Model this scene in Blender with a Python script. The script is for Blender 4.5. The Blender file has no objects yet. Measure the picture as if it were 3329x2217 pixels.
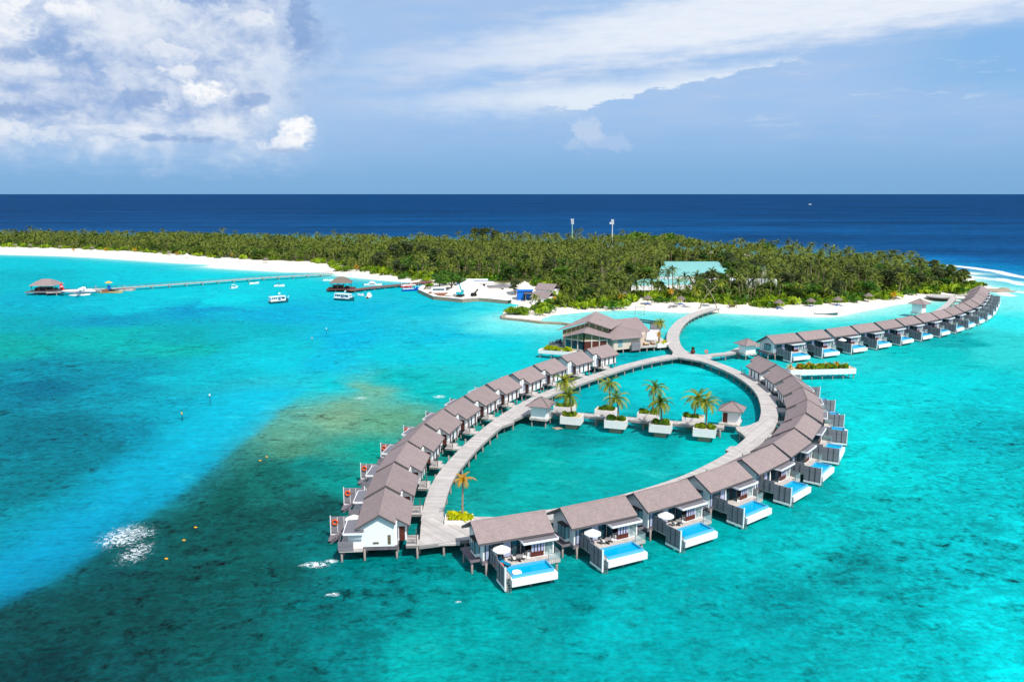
import bpy, math, random
import numpy as np
from mathutils import Vector, Matrix

S = bpy.context.scene
COL = S.collection
R = math.radians
random.seed(7)
rng = np.random.default_rng(11)

# ------------------------------------------------------------------ camera
CAM_H = 50.0
PITCH = math.atan((1108.5 - 630.7) / 2589.2)
cd = bpy.data.cameras.new('camera')
cd.sensor_width = 36; cd.lens = 28; cd.clip_start = 1; cd.clip_end = 400000
cam = bpy.data.objects.new('camera', cd); COL.objects.link(cam)
cam.location = (0, 0, CAM_H); cam.rotation_euler = (math.pi / 2 - PITCH, 0, 0)
S.camera = cam

# ------------------------------------------------------------------ light
SUN_EL, SUN_AZ = 54.0, 146.0            # degrees; azimuth clockwise from +Y
S.view_settings.view_transform = 'Standard'
S.view_settings.look = 'None'
S.view_settings.exposure = 0.0
S.view_settings.gamma = 1.0
sl = bpy.data.lights.new('sun', 'SUN'); sl.energy = 4.9; sl.angle = R(0.5); sl.color = (1.0, .965, .91)
so = bpy.data.objects.new('sun', sl); COL.objects.link(so)
sd = Vector((math.sin(R(SUN_AZ)) * math.cos(R(SUN_EL)), math.cos(R(SUN_AZ)) * math.cos(R(SUN_EL)), math.sin(R(SUN_EL))))
so.rotation_euler = sd.to_track_quat('Z', 'Y').to_euler()
so.location = (0, 0, 300)

# ---- node expressions
class X:
    """a float socket with arithmetic that writes Math nodes"""
    nt = None
    def __init__(s, sock): s.s = sock
    @classmethod
    def op(c, name, *a, clamp=False):
        n = c.nt.nodes.new('ShaderNodeMath'); n.operation = name; n.use_clamp = clamp
        for i, v in enumerate(a):
            if isinstance(v, X): c.nt.links.new(v.s, n.inputs[i])
            else: n.inputs[i].default_value = v
        return X(n.outputs[0])
    def __add__(s, o): return X.op('ADD', s, o)
    __radd__ = __add__
    def __mul__(s, o): return X.op('MULTIPLY', s, o)
    __rmul__ = __mul__
    def __sub__(s, o): return X.op('SUBTRACT', s, o)
    def __rsub__(s, o): return X.op('SUBTRACT', o, s)
    def max(s, o): return X.op('MAXIMUM', s, o)
    def sat(s): return X.op('ADD', s, 0.0, clamp=True)
    def pw(s, o): return X.op('POWER', s, o)
def ramp(x, a, b):
    """smooth 0..1 as x goes a..b"""
    n = X.nt.nodes.new('ShaderNodeMapRange'); n.interpolation_type = 'SMOOTHSTEP'
    lo, hi, t0, t1 = (a, b, 0, 1) if a < b else (b, a, 1, 0)
    for k, v in (('From Min', lo), ('From Max', hi), ('To Min', t0), ('To Max', t1)): n.inputs[k].default_value = v
    X.nt.links.new(x.s, n.inputs['Value']); return X(n.outputs['Result'])
def vec(a, b, c=0.0):
    n = X.nt.nodes.new('ShaderNodeCombineXYZ')
    for i, v in enumerate((a, b, c)):
        if isinstance(v, X): X.nt.links.new(v.s, n.inputs[i])
        else: n.inputs[i].default_value = v
    return n.outputs[0]
def noise(v, scale=1.0, detail=4, rough=.55, dist=0.0):
    n = X.nt.nodes.new('ShaderNodeTexNoise')
    X.nt.links.new(v, n.inputs['Vector'])
    n.inputs['Scale'].default_value = scale; n.inputs['Detail'].default_value = detail
    n.inputs['Roughness'].default_value = rough; n.inputs['Distortion'].default_value = dist
    return X(n.outputs['Fac'])
def mixc(f, a, b):
    n = X.nt.nodes.new('ShaderNodeMix'); n.data_type = 'RGBA'
    if isinstance(f, X): X.nt.links.new(f.s, n.inputs[0])
    else: n.inputs[0].default_value = f
    for i, v in ((6, a), (7, b)):
        if isinstance(v, tuple): n.inputs[i].default_value = (*v[:3], 1)
        else: X.nt.links.new(v, n.inputs[i])
    return n.outputs[2]
def mulc(a, b):
    n = X.nt.nodes.new('ShaderNodeMix'); n.data_type = 'RGBA'; n.blend_type = 'MULTIPLY'; n.inputs[0].default_value = 1
    for i, v in ((6, a), (7, b)):
        if isinstance(v, tuple): n.inputs[i].default_value = (*v[:3], 1)
        else: X.nt.links.new(v, n.inputs[i])
    return n.outputs[2]
def lin(r, g, b):
    f = lambda c: (c / 255) / 12.92 if c <= 10 else ((c / 255 + .055) / 1.055) ** 2.4
    return (f(r), f(g), f(b))

# ------------------------------------------------------------------ sky
W = bpy.data.worlds.new('World'); S.world = W; W.use_nodes = True
nt = W.node_tree; X.nt = nt
bg = nt.nodes['Background']
SKY = 0.14
bg.inputs['Strength'].default_value = SKY
sky = nt.nodes.new('ShaderNodeTexSky'); sky.sky_type = 'NISHITA'; sky.sun_disc = False
sky.sun_elevation = R(SUN_EL); sky.sun_rotation = R(SUN_AZ); sky.altitude = 0
sky.air_density = 1.0; sky.dust_density = 0.6; sky.ozone_density = 2.0
tc = nt.nodes.new('ShaderNodeTexCoord')
sp = nt.nodes.new('ShaderNodeSeparateXYZ'); nt.links.new(tc.outputs['Generated'], sp.inputs[0])
dx, dy, dz = (X(sp.outputs[i]) for i in range(3))
u = X.op('ARCTAN2', dx, dy) * 57.2958
v = X.op('ARCSINE', dz) * 57.2958
def cl(r, g, b): return tuple(c / SKY for c in lin(r, g, b))
# the clear part of the sky: air thick with moisture low down
clear = mulc(sky.outputs[0], mixc(ramp(v, 0, 14), (.50, .69, .93), (.64, .79, 1.0)))
wv = vec(u, v * 1.6)
n_big = noise(wv, .09, 5, .55); n_mid = noise(wv, .26, 7, .6); n_fin = noise(wv, .8, 6, .6)
n_str = noise(vec(u * .35, v * 1.9 - u * .06), .55, 6, .58)
n_str2 = noise(vec(u * .5 + 9, v * 2.6), 1.0, 6, .6)
c = mixc(ramp(v, 50, 20) * .92, clear, mixc(ramp(v, 0, 7), cl(124, 174, 222), cl(162, 197, 239)))
# thin lilac veil on the right and across the upper sky
veil = ramp(v, 1.0, 7.5) * ramp(n_str + n_big * .6, .55, 1.05)
c = mixc(veil * .65, c, cl(178, 200, 232))
veil2 = ramp(v, 6, 12) * ramp(n_big + n_str2 * .4, .5, .95) * ramp(u, 4, -12)
c = mixc(veil2 * .6, c, cl(160, 186, 230))
clr = ramp(u, 20, 30) * ramp(v + n_str2 * 2, 5.5, 8.2) * ramp(v, 10.3, 9)
c = mixc(clr * .6, c, cl(118, 180, 232))
# upper white band sweeping up to the right
wob = (n_str - .5) * 3.2 + (n_fin - .5) * .7
a_lo = v - (u + 10) * .072 - 6.9 + wob
a_hi = (u + 10) * .19 + 9.3 - v + wob
bandA = ramp(a_lo, -.4, 1.7) * ramp(a_hi, -.9, 1.9) * ramp(u, -22, 12)
c = mixc(bandA * (n_str2 * .6 + .66).sat(), c, cl(233, 240, 251))
# second white band, sharp torn lower edge
jag = (n_mid - .5) * 1.5 + (n_fin - .5) * .9 + (n_str2 - .5) * 1.3
b_lo = v - (u - 4.6).max(0.0) * .20 - 5.75 + jag
b_hi = (u + 9).max(0.0) * .075 + 6.7 - v + wob * .55
soft = ramp(u, 6, 0)
b_edge = ramp(b_lo, -.08, .22) * (1 - soft) + ramp(b_lo, -1.2, 1.0) * soft
bandB = b_edge * ramp(b_hi, -.5, 1.2) * ramp(u, -16, 5) * ramp(u, 23, 18)
c = mixc((bandB * .95).sat(), c, cl(228, 238, 250))
# small pale cumulus low over the sea and faint wisps
n_c1 = noise(vec(u, v * 1.35), .55, 8, .62, .4); n_c2 = noise(vec(u + 31, v * 1.3), 1.7, 6, .6)
def puff(u0, v0, a, b, k=.75, hard=.6):
    """a heaped cloud: an ellipse eaten away and bulged by noise, flatter below"""
    du, dv = (u - u0) * (1 / a), (v - v0) * (1 / b)
    d = X.op('SQRT', du.pw(2.0) + dv.pw(2.0)) + (n_c1 - .5) * (3.6 * k) + (n_c2 - .5) * (1.5 * k)
    return ramp(d, 1.05, 1.05 - hard)
c = mixc(puff(5.4, 4.2, 1.2, .95) * .55, c, cl(205, 219, 240))
c = mixc(puff(5.9, 3.5, 2.9, .75) * .4, c, cl(190, 210, 238))
wisp = ramp(n_str2 * n_str, .30, .46) * ramp(u, 9, 20) * ramp(v, 2.5, 5) * ramp(v, 9.6, 8)
c = mixc(wisp * .55, c, cl(205, 222, 244))
# cumulus mass on the left
edge = u + (n_big - .5) * 14 + (n_mid - .5) * 7
mass = ramp(edge, -11.5, -17.5) * ramp(v + (n_mid - .5) * 5.5 + (n_c1 - .5) * 2.5, 1.2, 5.2)
low = ramp(edge, -7, -18) * ramp(v + (n_str2 - .5) * 3.4, .6, 3.2)
c = mixc(low * .6, c, cl(168, 200, 236))
form = n_mid * .55 + n_big * .35 + n_c1 * .35
grey = mixc(ramp(form, .50, .76), cl(150, 178, 222), cl(232, 238, 248))
c = mixc(mass * .92, c, grey)
for (u0, v0, a, b, k, f) in ((-29.3, 12.0, 2.2, 1.3, 1.0, .9), (-32, 9.6, 2.6, 1.8, 1.0, .75), (-27.8, 10.7, 1.8, .7, 1.0, .8), (-20.4, 6.4, 1.9, .9, .8, .95), (-21.6, 7.6, 1.4, .45, 1.0, .7),
                         (-14.7, 4.1, 1.3, 1.1, .65, 1.0), (-15.6, 3.2, 1.7, .6, .8, .75), (-16.9, 11.0, 1.6, .8, .9, .55), (-31, 3.6, 2.4, .9, 1.0, .5), (-16.7, 5.4, .7, .5, 1.0, .5),
                         (-22.3, 8.7, 2.0, .6, 1.2, .5), (-31.5, 7.2, 4.2, .7, .8, .5), (-24.6, 9.6, 2.2, 1.1, 1.0, .3), (-25.5, 4.0, 4.2, .3, .7, .35), (-20, 9.6, 1.6, .9, 1.0, .3), (-25, 6.9, 1.0, 1.1, 1.0, .3)):
    c = mixc(puff(u0, v0, a, b, k) * f, c, mixc(ramp(n_c2 + (v - v0) * (.22 / b), .26, .56), cl(214, 226, 244), cl(252, 253, 255)))
for (u0, v0, a, b, k, f) in ((-14.2, 10.9, 1.1, 1.9, .9, .75), (-31.5, 4.9, 3.6, .5, .7, .7), (-23, 3.5, 3.6, .3, .6, .65), (-28.3, 8.4, 1.8, 1.0, .9, .5), (-23.5, 5.9, 2.4, .8, .8, .6), (-17.3, 6.1, 1.5, .5, .9, .6), (-20.5, 12.2, 4, .8, .9, .6), (-30.6, 8.0, 1.4, .6, .9, .6), (-15.5, 2.9, 1.4, .3, .9, .5)):
    c = mixc(puff(u0, v0, a, b, k, hard=.7) * f, c, cl(136, 168, 215))
nt.links.new(c, bg.inputs['Color'])

# ------------------------------------------------------------------ helpers
_CP, _SP = math.cos(PITCH), math.sin(PITCH)
def at(x, y, z=0.0):
    """the point of the place at height z that was measured at (x, y) in the photo"""
    d = (x - 1664.5, 2589.2 * _CP + (1108.5 - y) * _SP, -2589.2 * _SP + (1108.5 - y) * _CP)
    t = (z - CAM_H) / d[2]
    return Vector((d[0] * t, d[1] * t, z))
def pl(pts, z=0.0): return [at(x, y, z) for x, y in pts]
def zm(ox, oy, s): return lambda x, y, z=0.0: at(ox + x / s, oy + y / s, z)

def material(name, rgb, rough=.6, var=.0, scale=3.0, spec=.3, metal=0.0, bump=0.0, obj_random=0.0, coord='Object', stretch=(1, 1, 1), bump_scale=None):
    m = bpy.data.materials.new(name); m.use_nodes = True
    X.nt = m.node_tree
    b = m.node_tree.nodes['Principled BSDF']
    b.inputs['Roughness'].default_value = rough; b.inputs['Metallic'].default_value = metal
    b.inputs['Specular IOR Level'].default_value = spec
    colr = (*rgb, 1)
    if var or bump:
        t = X.nt.nodes.new('ShaderNodeTexCoord'); mp = X.nt.nodes.new('ShaderNodeMapping'); mp.inputs['Scale'].default_value = stretch
        X.nt.links.new(t.outputs[coord], mp.inputs[0])
        n = noise(mp.outputs[0], scale, 5, .6)
        f = (n - .5) * (var * 3) + 1.0
        if obj_random:
            oi = X.nt.nodes.new('ShaderNodeObjectInfo'); f = f + (X(oi.outputs['Random']) - .5) * (2 * obj_random)
        X.nt.links.new(mulc((*rgb,), vec(f, f, f)), b.inputs['Base Color'])
        if bump:
            bp = X.nt.nodes.new('ShaderNodeBump'); bp.inputs['Strength'].default_value = bump; bp.inputs['Distance'].default_value = .05
            X.nt.links.new(n.s, bp.inputs['Height']); X.nt.links.new(bp.outputs[0], b.inputs['Normal'])
    else:
        b.inputs['Base Color'].default_value = colr
    return m

def planks(name, rgb, gap=.35, width=.16, axis='u', rough=.75, weather=.22, coord='UV', contrast=.55):
    """boards: dark joints every `width` metres along one axis, each board its own tone, weathered"""
    m = bpy.data.materials.new(name); m.use_nodes = True; X.nt = m.node_tree
    b = m.node_tree.nodes['Principled BSDF']; b.inputs['Roughness'].default_value = rough; b.inputs['Specular IOR Level'].default_value = .2
    t = X.nt.nodes.new('ShaderNodeTexCoord'); s = X.nt.nodes.new('ShaderNodeSeparateXYZ'); X.nt.links.new(t.outputs[coord], s.inputs[0])
    p = X(s.outputs[{'u': 0, 'v': 1, 'x': 0, 'y': 1, 'z': 2}[axis]])
    k = p * (1 / width)
    fr = X.op('FRACT', k); idx = X.op('FLOOR', k)
    wn = X.nt.nodes.new('ShaderNodeTexWhiteNoise'); wn.noise_dimensions = '1D'; X.nt.links.new(idx.s, wn.inputs['W'])
    tone = (X(wn.outputs[0]) - .5) * .28 + 1.0
    joint = 1 - ramp(X.op('ABSOLUTE', fr - .5), .5 - gap * .5, .5) * contrast
    w = (noise(t.outputs[coord], .45, 5, .62) - .5) * (weather * 3) + 1.0
    f = tone * joint * w
    X.nt.links.new(mulc((*rgb,), vec(f, f, f)), b.inputs['Base Color'])
    return m

class MB:
    def __init__(s): s.v = []; s.f = []; s.uv = {}
    def add(s, vs, fs, uvs=None):
        o = len(s.v); s.v += [tuple(p) for p in vs]
        for i, f in enumerate(fs):
            s.f.append(tuple(o + k for k in f))
            if uvs: s.uv[len(s.f) - 1] = [uvs[k] for k in f]
        return s
    def box(s, x0, x1, y0, y1, z0, z1):
        return s.add([(x0, y0, z0), (x1, y0, z0), (x1, y1, z0), (x0, y1, z0), (x0, y0, z1), (x1, y0, z1), (x1, y1, z1), (x0, y1, z1)],
                     [(0, 3, 2, 1), (4, 5, 6, 7), (0, 1, 5, 4), (1, 2, 6, 5), (2, 3, 7, 6), (3, 0, 4, 7)])
    def slab(s, quad, t):
        """a planar quad (counter-clockwise from above) thickened downwards by t"""
        q = [Vector(p) for p in quad]
        lo = [p - Vector((0, 0, t)) for p in q]; n = len(q)
        return s.add(q + lo, [tuple(range(n)), tuple(range(2 * n - 1, n - 1, -1))] + [(i, n + i, n + (i + 1) % n, (i + 1) % n) for i in range(n)])
    def prism_x(s, prof, x0, x1):
        n = len(prof)
        return s.add([(x0, y, z) for y, z in prof] + [(x1, y, z) for y, z in prof],
                     [tuple(range(n)), tuple(range(2 * n - 1, n - 1, -1))] + [(i, n + i, n + (i + 1) % n, (i + 1) % n) for i in range(n)])
    def prism(s, pts, z0, z1):
        n = len(pts)
        return s.add([(p[0], p[1], z1) for p in pts] + [(p[0], p[1], z0) for p in pts],
                     [tuple(range(n)), tuple(range(2 * n - 1, n - 1, -1))] + [(i, n + i, n + (i + 1) % n, (i + 1) % n) for i in range(n)])
    def bar(s, a, b, w, h=None):
        a, b = Vector(a), Vector(b); h = h or w
        d = (b - a).normalized(); up = Vector((0, 0, 1)) if abs(d.z) < .9 else Vector((1, 0, 0))
        r = d.cross(up).normalized() * (w / 2); q = r.cross(d).normalized() * (h / 2)
        vs = [p + i * r + j * q for p in (a, b) for i, j in ((-1, -1), (1, -1), (1, 1), (-1, 1))]
        return s.add(vs, [(0, 3, 2, 1), (4, 5, 6, 7), (0, 1, 5, 4), (1, 2, 6, 5), (2, 3, 7, 6), (3, 0, 4, 7)])
    def tube(s, pts, rad, n=8):
        pts = [Vector(p) for p in pts]
        rad = rad if isinstance(rad, (list, tuple)) else [rad] * len(pts)
        o = len(s.v)
        for i, p in enumerate(pts):
            d = (pts[min(i + 1, len(pts) - 1)] - pts[max(i - 1, 0)]).normalized()
            up = Vector((0, 0, 1)) if abs(d.z) < .9 else Vector((1, 0, 0))
            a = d.cross(up).normalized(); b = a.cross(d)
            for k in range(n):
                t = 2 * math.pi * k / n
                s.v.append(tuple(p + (a * math.cos(t) + b * math.sin(t)) * rad[i]))
        for i in range(len(pts) - 1):
            for k in range(n):
                s.f.append((o + i * n + k, o + i * n + (k + 1) % n, o + (i + 1) * n + (k + 1) % n, o + (i + 1) * n + k))
        s.f.append(tuple(o + k for k in range(n))[::-1]); s.f.append(tuple(o + (len(pts) - 1) * n + k for k in range(n)))
        return s
    def lathe(s, prof, n=16, c=(0, 0, 0)):
        o = len(s.v); m = len(prof)
        for r, z in prof:
            for k in range(n):
                t = 2 * math.pi * k / n; s.v.append((c[0] + r * math.cos(t), c[1] + r * math.sin(t), c[2] + z))
        for i in range(m - 1):
            for k in range(n):
                s.f.append((o + i * n + k, o + i * n + (k + 1) % n, o + (i + 1) * n + (k + 1) % n, o + (i + 1) * n + k))
        s.f.append(tuple(o + k for k in range(n))[::-1]); s.f.append(tuple(o + (m - 1) * n + k for k in range(n)))
        return s
    def build(s, name, mats, parent=None, smooth=False, bevel=0):
        me = bpy.data.meshes.new(name); me.from_pydata(s.v, [], s.f)
        mats = mats if isinstance(mats, (list, tuple)) else [mats]
        for m in mats: me.materials.append(m)
        if s.uv:
            l = me.uv_layers.new(name='UVMap')
            for p in me.polygons:
                if p.index in s.uv:
                    for li, q in zip(p.loop_indices, s.uv[p.index]): l.data[li].uv = q
        if smooth: me.polygons.foreach_set('use_smooth', [True] * len(me.polygons))
        me.update()
        o = bpy.data.objects.new(name, me); COL.objects.link(o)
        if parent: o.parent = parent
        if bevel:
            b = o.modifiers.new('bevel', 'BEVEL'); b.width = bevel; b.segments = 2; b.limit_method = 'ANGLE'
        return o

def tag(o, label=None, cat=None, group=None, kind=None):
    for k, val in (('label', label), ('category', cat), ('group', group), ('kind', kind)):
        if val: o[k] = val
    return o
def thing(name, label, cat, loc=(0, 0, 0), rz=0.0, group=None):
    o = bpy.data.objects.new(name, None); o.empty_display_size = .5; COL.objects.link(o)
    o.location = loc; o.rotation_euler = (0, 0, rz)
    return tag(o, label, cat, group)
def copy_tree(o, parent=None):
    c = o.copy(); COL.objects.link(c)
    if parent: c.parent = parent
    for ch in list(o.children): copy_tree(ch, c)
    return c
def drop(o):
    """take a prototype's unwanted part away"""
    for ch in list(o.children): drop(ch)
    bpy.data.objects.remove(o)
ORD = ['nearest', 'second', 'third', 'fourth', 'fifth', 'sixth', 'seventh', 'eighth', 'ninth', 'tenth', 'eleventh', 'twelfth', 'thirteenth', 'fourteenth', 'fifteenth', 'sixteenth', 'seventeenth']

# ------------------------------------------------------------------ materials
M = {}
M['white'] = material('white_render', lin(240, 239, 237), .7, .03, .8)
M['trim'] = material('white_trim', lin(240, 239, 237), .5)
M['fascia'] = material('grey_fascia', lin(96, 90, 92), .6)
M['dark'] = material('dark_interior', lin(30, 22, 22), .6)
M['brown'] = material('brown_timber', lin(92, 44, 34), .5, .1, 4)
M['frame'] = material('dark_window_frame', lin(48, 42, 42), .4)
M['glass'] = material('tinted_glass', lin(30, 66, 78), .06, 0, 1, .6)
M['bluegl'] = material('pale_glass', lin(120, 160, 168), .08, 0, 1, .5)
M['curtain'] = material('pale_curtain', lin(170, 175, 200), .8)
M['pile'] = material('pale_pile', lin(150, 138, 132), .8, .15, 1.5)
M['metal'] = material('steel', lin(160, 162, 166), .35, 0, 1, .5, .6)
M['standing'] = material('grey_metal_roof', lin(116, 113, 117), .5, .04, .6)
M['tile'] = material('pool_tile', lin(84, 172, 204), .25, .06, 6)
M['poolw'] = material('pool_water', lin(0, 160, 200), .1, .05, 1.5, .12)
M['concrete'] = material('weathered_concrete', lin(232, 226, 221), .85, .09, .5)
M['plank'] = planks('deck_boards', lin(196, 188, 180), axis='x', coord='Object', width=.3)
M['screenw'] = planks('screen_slats', lin(138, 134, 140), axis='z', coord='Object', width=.2, gap=.5, contrast=.6, weather=.15)
M['shelf'] = planks('grey_boards', lin(118, 110, 116), axis='y', coord='Object', width=.25)
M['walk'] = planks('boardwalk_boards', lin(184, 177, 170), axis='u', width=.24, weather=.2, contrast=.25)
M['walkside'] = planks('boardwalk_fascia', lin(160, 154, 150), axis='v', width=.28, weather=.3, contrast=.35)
M['jetty'] = planks('red_brown_boards', lin(128, 86, 76), axis='u', width=.5)
M['orange'] = material('orange_plastic', lin(240, 92, 32), .4)
M['blue'] = material('blue_plastic', lin(20, 110, 200), .5)
M['cushion'] = material('blue_cushion', lin(0, 130, 165), .8)
M['canvas'] = material('white_canvas', lin(238, 238, 232), .8)
M['rope'] = material('grey_weave', lin(140, 135, 135), .8)
M['thatch'] = material('grey_thatch', lin(120, 108, 100), .9, .2, 3, .1)
M['trunk'] = material('palm_trunk', lin(150, 132, 112), .9, .18, 2.5)
M['bark'] = material('tree_bark', lin(92, 74, 58), .9, .2, 2)
M['soil'] = material('sandy_soil', lin(196, 178, 140), .95, .2, 3)
M['hull'] = material('white_gelcoat', lin(238, 240, 240), .25, 0, 1, .5)
M['tealhull'] = material('dark_teal_paint', lin(20, 90, 100), .4)
M['red'] = material('red_paint', lin(222, 40, 32), .35)
M['bluehull'] = material('blue_paint', lin(10, 80, 180), .4)
M['black'] = material('dark_rubber', lin(28, 28, 30), .6)
M['ruston'] = material('rusted_steel', lin(140, 92, 72), .8, .3, 1.2)
M['teal'] = material('teal_sheet_roof', lin(122, 184, 176), .5, .06, .2)
M['yellow'] = material('yellow_paint', lin(230, 170, 40), .5)
M['rock'] = material('pale_rock', lin(150, 138, 118), .9, .25, .8, bump=.5)
M['beige'] = material('beige_render', lin(214, 194, 176), .8, .04, .6)
M['tan'] = material('tan_cushion', lin(196, 164, 112), .8)
M['tealx'] = material('turquoise_paint', lin(40, 175, 185), .45)
M['antenna'] = material('antenna_white', lin(225, 228, 228), .5)
M['greenpole'] = material('pale_green_pole', lin(150, 200, 185), .5)

def clear_glass(name, rgb, clear=.72):
    m = bpy.data.materials.new(name); m.use_nodes = True; X.nt = m.node_tree
    b = m.node_tree.nodes['Principled BSDF']; b.inputs['Base Color'].default_value = (*rgb, 1); b.inputs['Roughness'].default_value = .05
    tr = X.nt.nodes.new('ShaderNodeBsdfTransparent'); mx = X.nt.nodes.new('ShaderNodeMixShader'); mx.inputs[0].default_value = clear
    X.nt.links.new(b.outputs[0], mx.inputs[1]); X.nt.links.new(tr.outputs[0], mx.inputs[2]); X.nt.links.new(mx.outputs[0], m.node_tree.nodes['Material Output'].inputs['Surface'])
    return m
M['clear'] = clear_glass('clear_glass', lin(170, 196, 196))
def shingle(name, rgb):
    m = bpy.data.materials.new(name); m.use_nodes = True; X.nt = m.node_tree
    b = m.node_tree.nodes['Principled BSDF']; b.inputs['Roughness'].default_value = .85; b.inputs['Specular IOR Level'].default_value = .15
    t = X.nt.nodes.new('ShaderNodeTexCoord')
    br = X.nt.nodes.new('ShaderNodeTexBrick')
    X.nt.links.new(t.outputs['Object'], br.inputs['Vector'])
    br.inputs['Scale'].default_value = 1.0; br.inputs['Brick Width'].default_value = .42; br.inputs['Row Height'].default_value = .22
    br.inputs['Mortar Size'].default_value = .012; br.inputs['Bias'].default_value = 0
    br.inputs['Color1'].default_value = (1.08, 1.07, 1.06, 1); br.inputs['Color2'].default_value = (.92, .92, .93, 1); br.inputs['Mortar'].default_value = (.55, .55, .55, 1)
    n = noise(t.outputs['Object'], .7, 5, .6); f = (n - .5) * .35 + 1.0
    oi = X.nt.nodes.new('ShaderNodeObjectInfo'); f = f + (X(oi.outputs['Random']) - .5) * .12
    X.nt.links.new(mulc(mulc((*rgb,), br.outputs[0]), vec(f, f, f)), b.inputs['Base Color'])
    return m
M['roof'] = shingle('roof_shingles', lin(147, 131, 128))

def foliage(name, a, b_, trans=.16, var=.35):
    """leaf material between two leaf colours, picked per plant and per clump"""
    m = bpy.data.materials.new(name); m.use_nodes = True; X.nt = m.node_tree
    b = m.node_tree.nodes['Principled BSDF']; b.inputs['Roughness'].default_value = .55; b.inputs['Specular IOR Level'].default_value = .25
    g = X.nt.nodes.new('ShaderNodeNewGeometry'); oi = X.nt.nodes.new('ShaderNodeObjectInfo')
    at_ = X.nt.nodes.new('ShaderNodeAttribute'); at_.attribute_name = 'tint'
    n = noise(g.outputs['Position'], .35, 3, .6)
    f = (X(oi.outputs['Random']) - .5) * .7 + (n - .5) * 1.1 + (X(at_.outputs['Fac']) - .5) * 1.5 + .5 + (X(g.outputs['Random Per Island']) - .5) * var
    colr = mixc(f.sat(), a, b_)
    X.nt.links.new(colr, b.inputs['Base Color'])
    tr = X.nt.nodes.new('ShaderNodeBsdfTranslucent'); X.nt.links.new(colr, tr.inputs['Color'])
    mx = X.nt.nodes.new('ShaderNodeMixShader'); mx.inputs[0].default_value = trans
    out = m.node_tree.nodes['Material Output']
    X.nt.links.new(b.outputs[0], mx.inputs[1]); X.nt.links.new(tr.outputs[0], mx.inputs[2]); X.nt.links.new(mx.outputs[0], out.inputs['Surface'])
    return m
M['frond'] = foliage('palm_fronds', lin(52, 88, 14), lin(150, 152, 36))
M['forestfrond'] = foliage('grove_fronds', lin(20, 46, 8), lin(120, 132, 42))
M['goldfrond'] = foliage('golden_fronds', lin(170, 120, 14), lin(214, 160, 30))
M['hedgeleaf'] = foliage('bright_hedge_leaves', lin(140, 165, 8), lin(215, 210, 16))
M['shrubleaf'] = foliage('shrub_leaves', lin(52, 96, 10), lin(142, 166, 22))
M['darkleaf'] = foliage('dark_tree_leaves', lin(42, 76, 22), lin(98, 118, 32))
M['casuarina'] = foliage('feathery_tree_leaves', lin(50, 68, 34), lin(84, 92, 48))
M['greenleaf'] = foliage('broad_tree_leaves', lin(48, 92, 22), lin(92, 128, 28))

# ------------------------------------------------------------------ water and island
D2S = 3329 / 2354.4
def d2s(p): return (p[0] * D2S, p[1] * D2S)
def world_xy(px, z=0.0): return np.array([at(x, y, z)[:2] for x, y in px])

def polygon_mask(P, poly):
    """inside test and distance to the outline for points P (n,2)"""
    poly = np.asarray(poly); n = len(poly)
    inside = np.zeros(len(P), bool); dist = np.full(len(P), 1e9)
    for i in range(n):
        a, b = poly[i], poly[(i + 1) % n]
        cond = ((a[1] > P[:, 1]) != (b[1] > P[:, 1]))
        with np.errstate(divide='ignore', invalid='ignore'):
            xi = (b[0] - a[0]) * (P[:, 1] - a[1]) / (b[1] - a[1]) + a[0]
        inside ^= cond & (P[:, 0] < xi)
        d = b - a; t = np.clip(((P - a) @ d) / max(d @ d, 1e-9), 0, 1)
        q = P - (a + t[:, None] * d); dist = np.minimum(dist, np.hypot(q[:, 0], q[:, 1]))
    return np.where(inside, dist, -dist)

def vnoise(P, scale, seed, octaves=4):
    """value noise on (n,2) points"""
    out = np.zeros(len(P)); amp = 1.0; tot = 0
    r = np.random.default_rng(seed); T = r.random((256, 256))
    for o in range(octaves):
        q = P * (2 ** o) / scale + o * 17.3
        i = np.floor(q).astype(int); f = q - i; f = f * f * (3 - 2 * f)
        a = T[i[:, 0] % 256, i[:, 1] % 256]; b = T[(i[:, 0] + 1) % 256, i[:, 1] % 256]
        c_ = T[i[:, 0] % 256, (i[:, 1] + 1) % 256]; d = T[(i[:, 0] + 1) % 256, (i[:, 1] + 1) % 256]
        out += amp * ((a * (1 - f[:, 0]) + b * f[:, 0]) * (1 - f[:, 1]) + (c_ * (1 - f[:, 0]) + d * f[:, 0]) * f[:, 1]); tot += amp; amp *= .5
    return out / tot

# outline of the island at the waterline, measured front to back
SHORE = [(-500, 790), (-200, 812), (0, 828), (200, 833), (300, 838), (420, 846), (500, 851), (590, 857), (637, 859), (690, 862), (660, 868), (700, 872), (780, 877), (850, 881), (925, 885), (1000, 886.5), (1075, 888), (1090, 893), (1085, 896), (1140, 902), (1197, 908), (1260, 914),
         (1324, 918.5), (1355, 919), (1375, 926), (1392, 930), (1372, 940), (1367, 950), (1417, 973), (1470, 978), (1504, 982), (1530, 979), (1560, 978), (1657, 987), (1690, 992), (1655, 1003), (1638, 1012), (1631, 1029), (1634, 1037), (1700, 1043), (1763, 1051.5),
         (1757, 1043), (1765, 1036), (1793, 1026), (1846, 1021), (1931, 1013), (2010, 1010), (2080, 1009.5), (2150, 1014), (2210, 1018), (2260, 1017), (2294, 1014), (2337, 1018), (2400, 1021), (2475, 1024.5), (2560, 1028), (2650, 1031), (2700, 1031.5),
         (2740, 1027), (2781, 1018), (2850, 1005), (2912, 992), (2980, 984), (3043, 979), (3100, 977), (3130, 973), (3150, 962), (3165, 953), (3190, 948), (3218, 945), (3262, 943), (3258, 937), (3225, 934), (3190, 925), (3172, 912), (3168, 902), (3130, 898), (3098, 893)]
SH = world_xy(SHORE)
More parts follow.
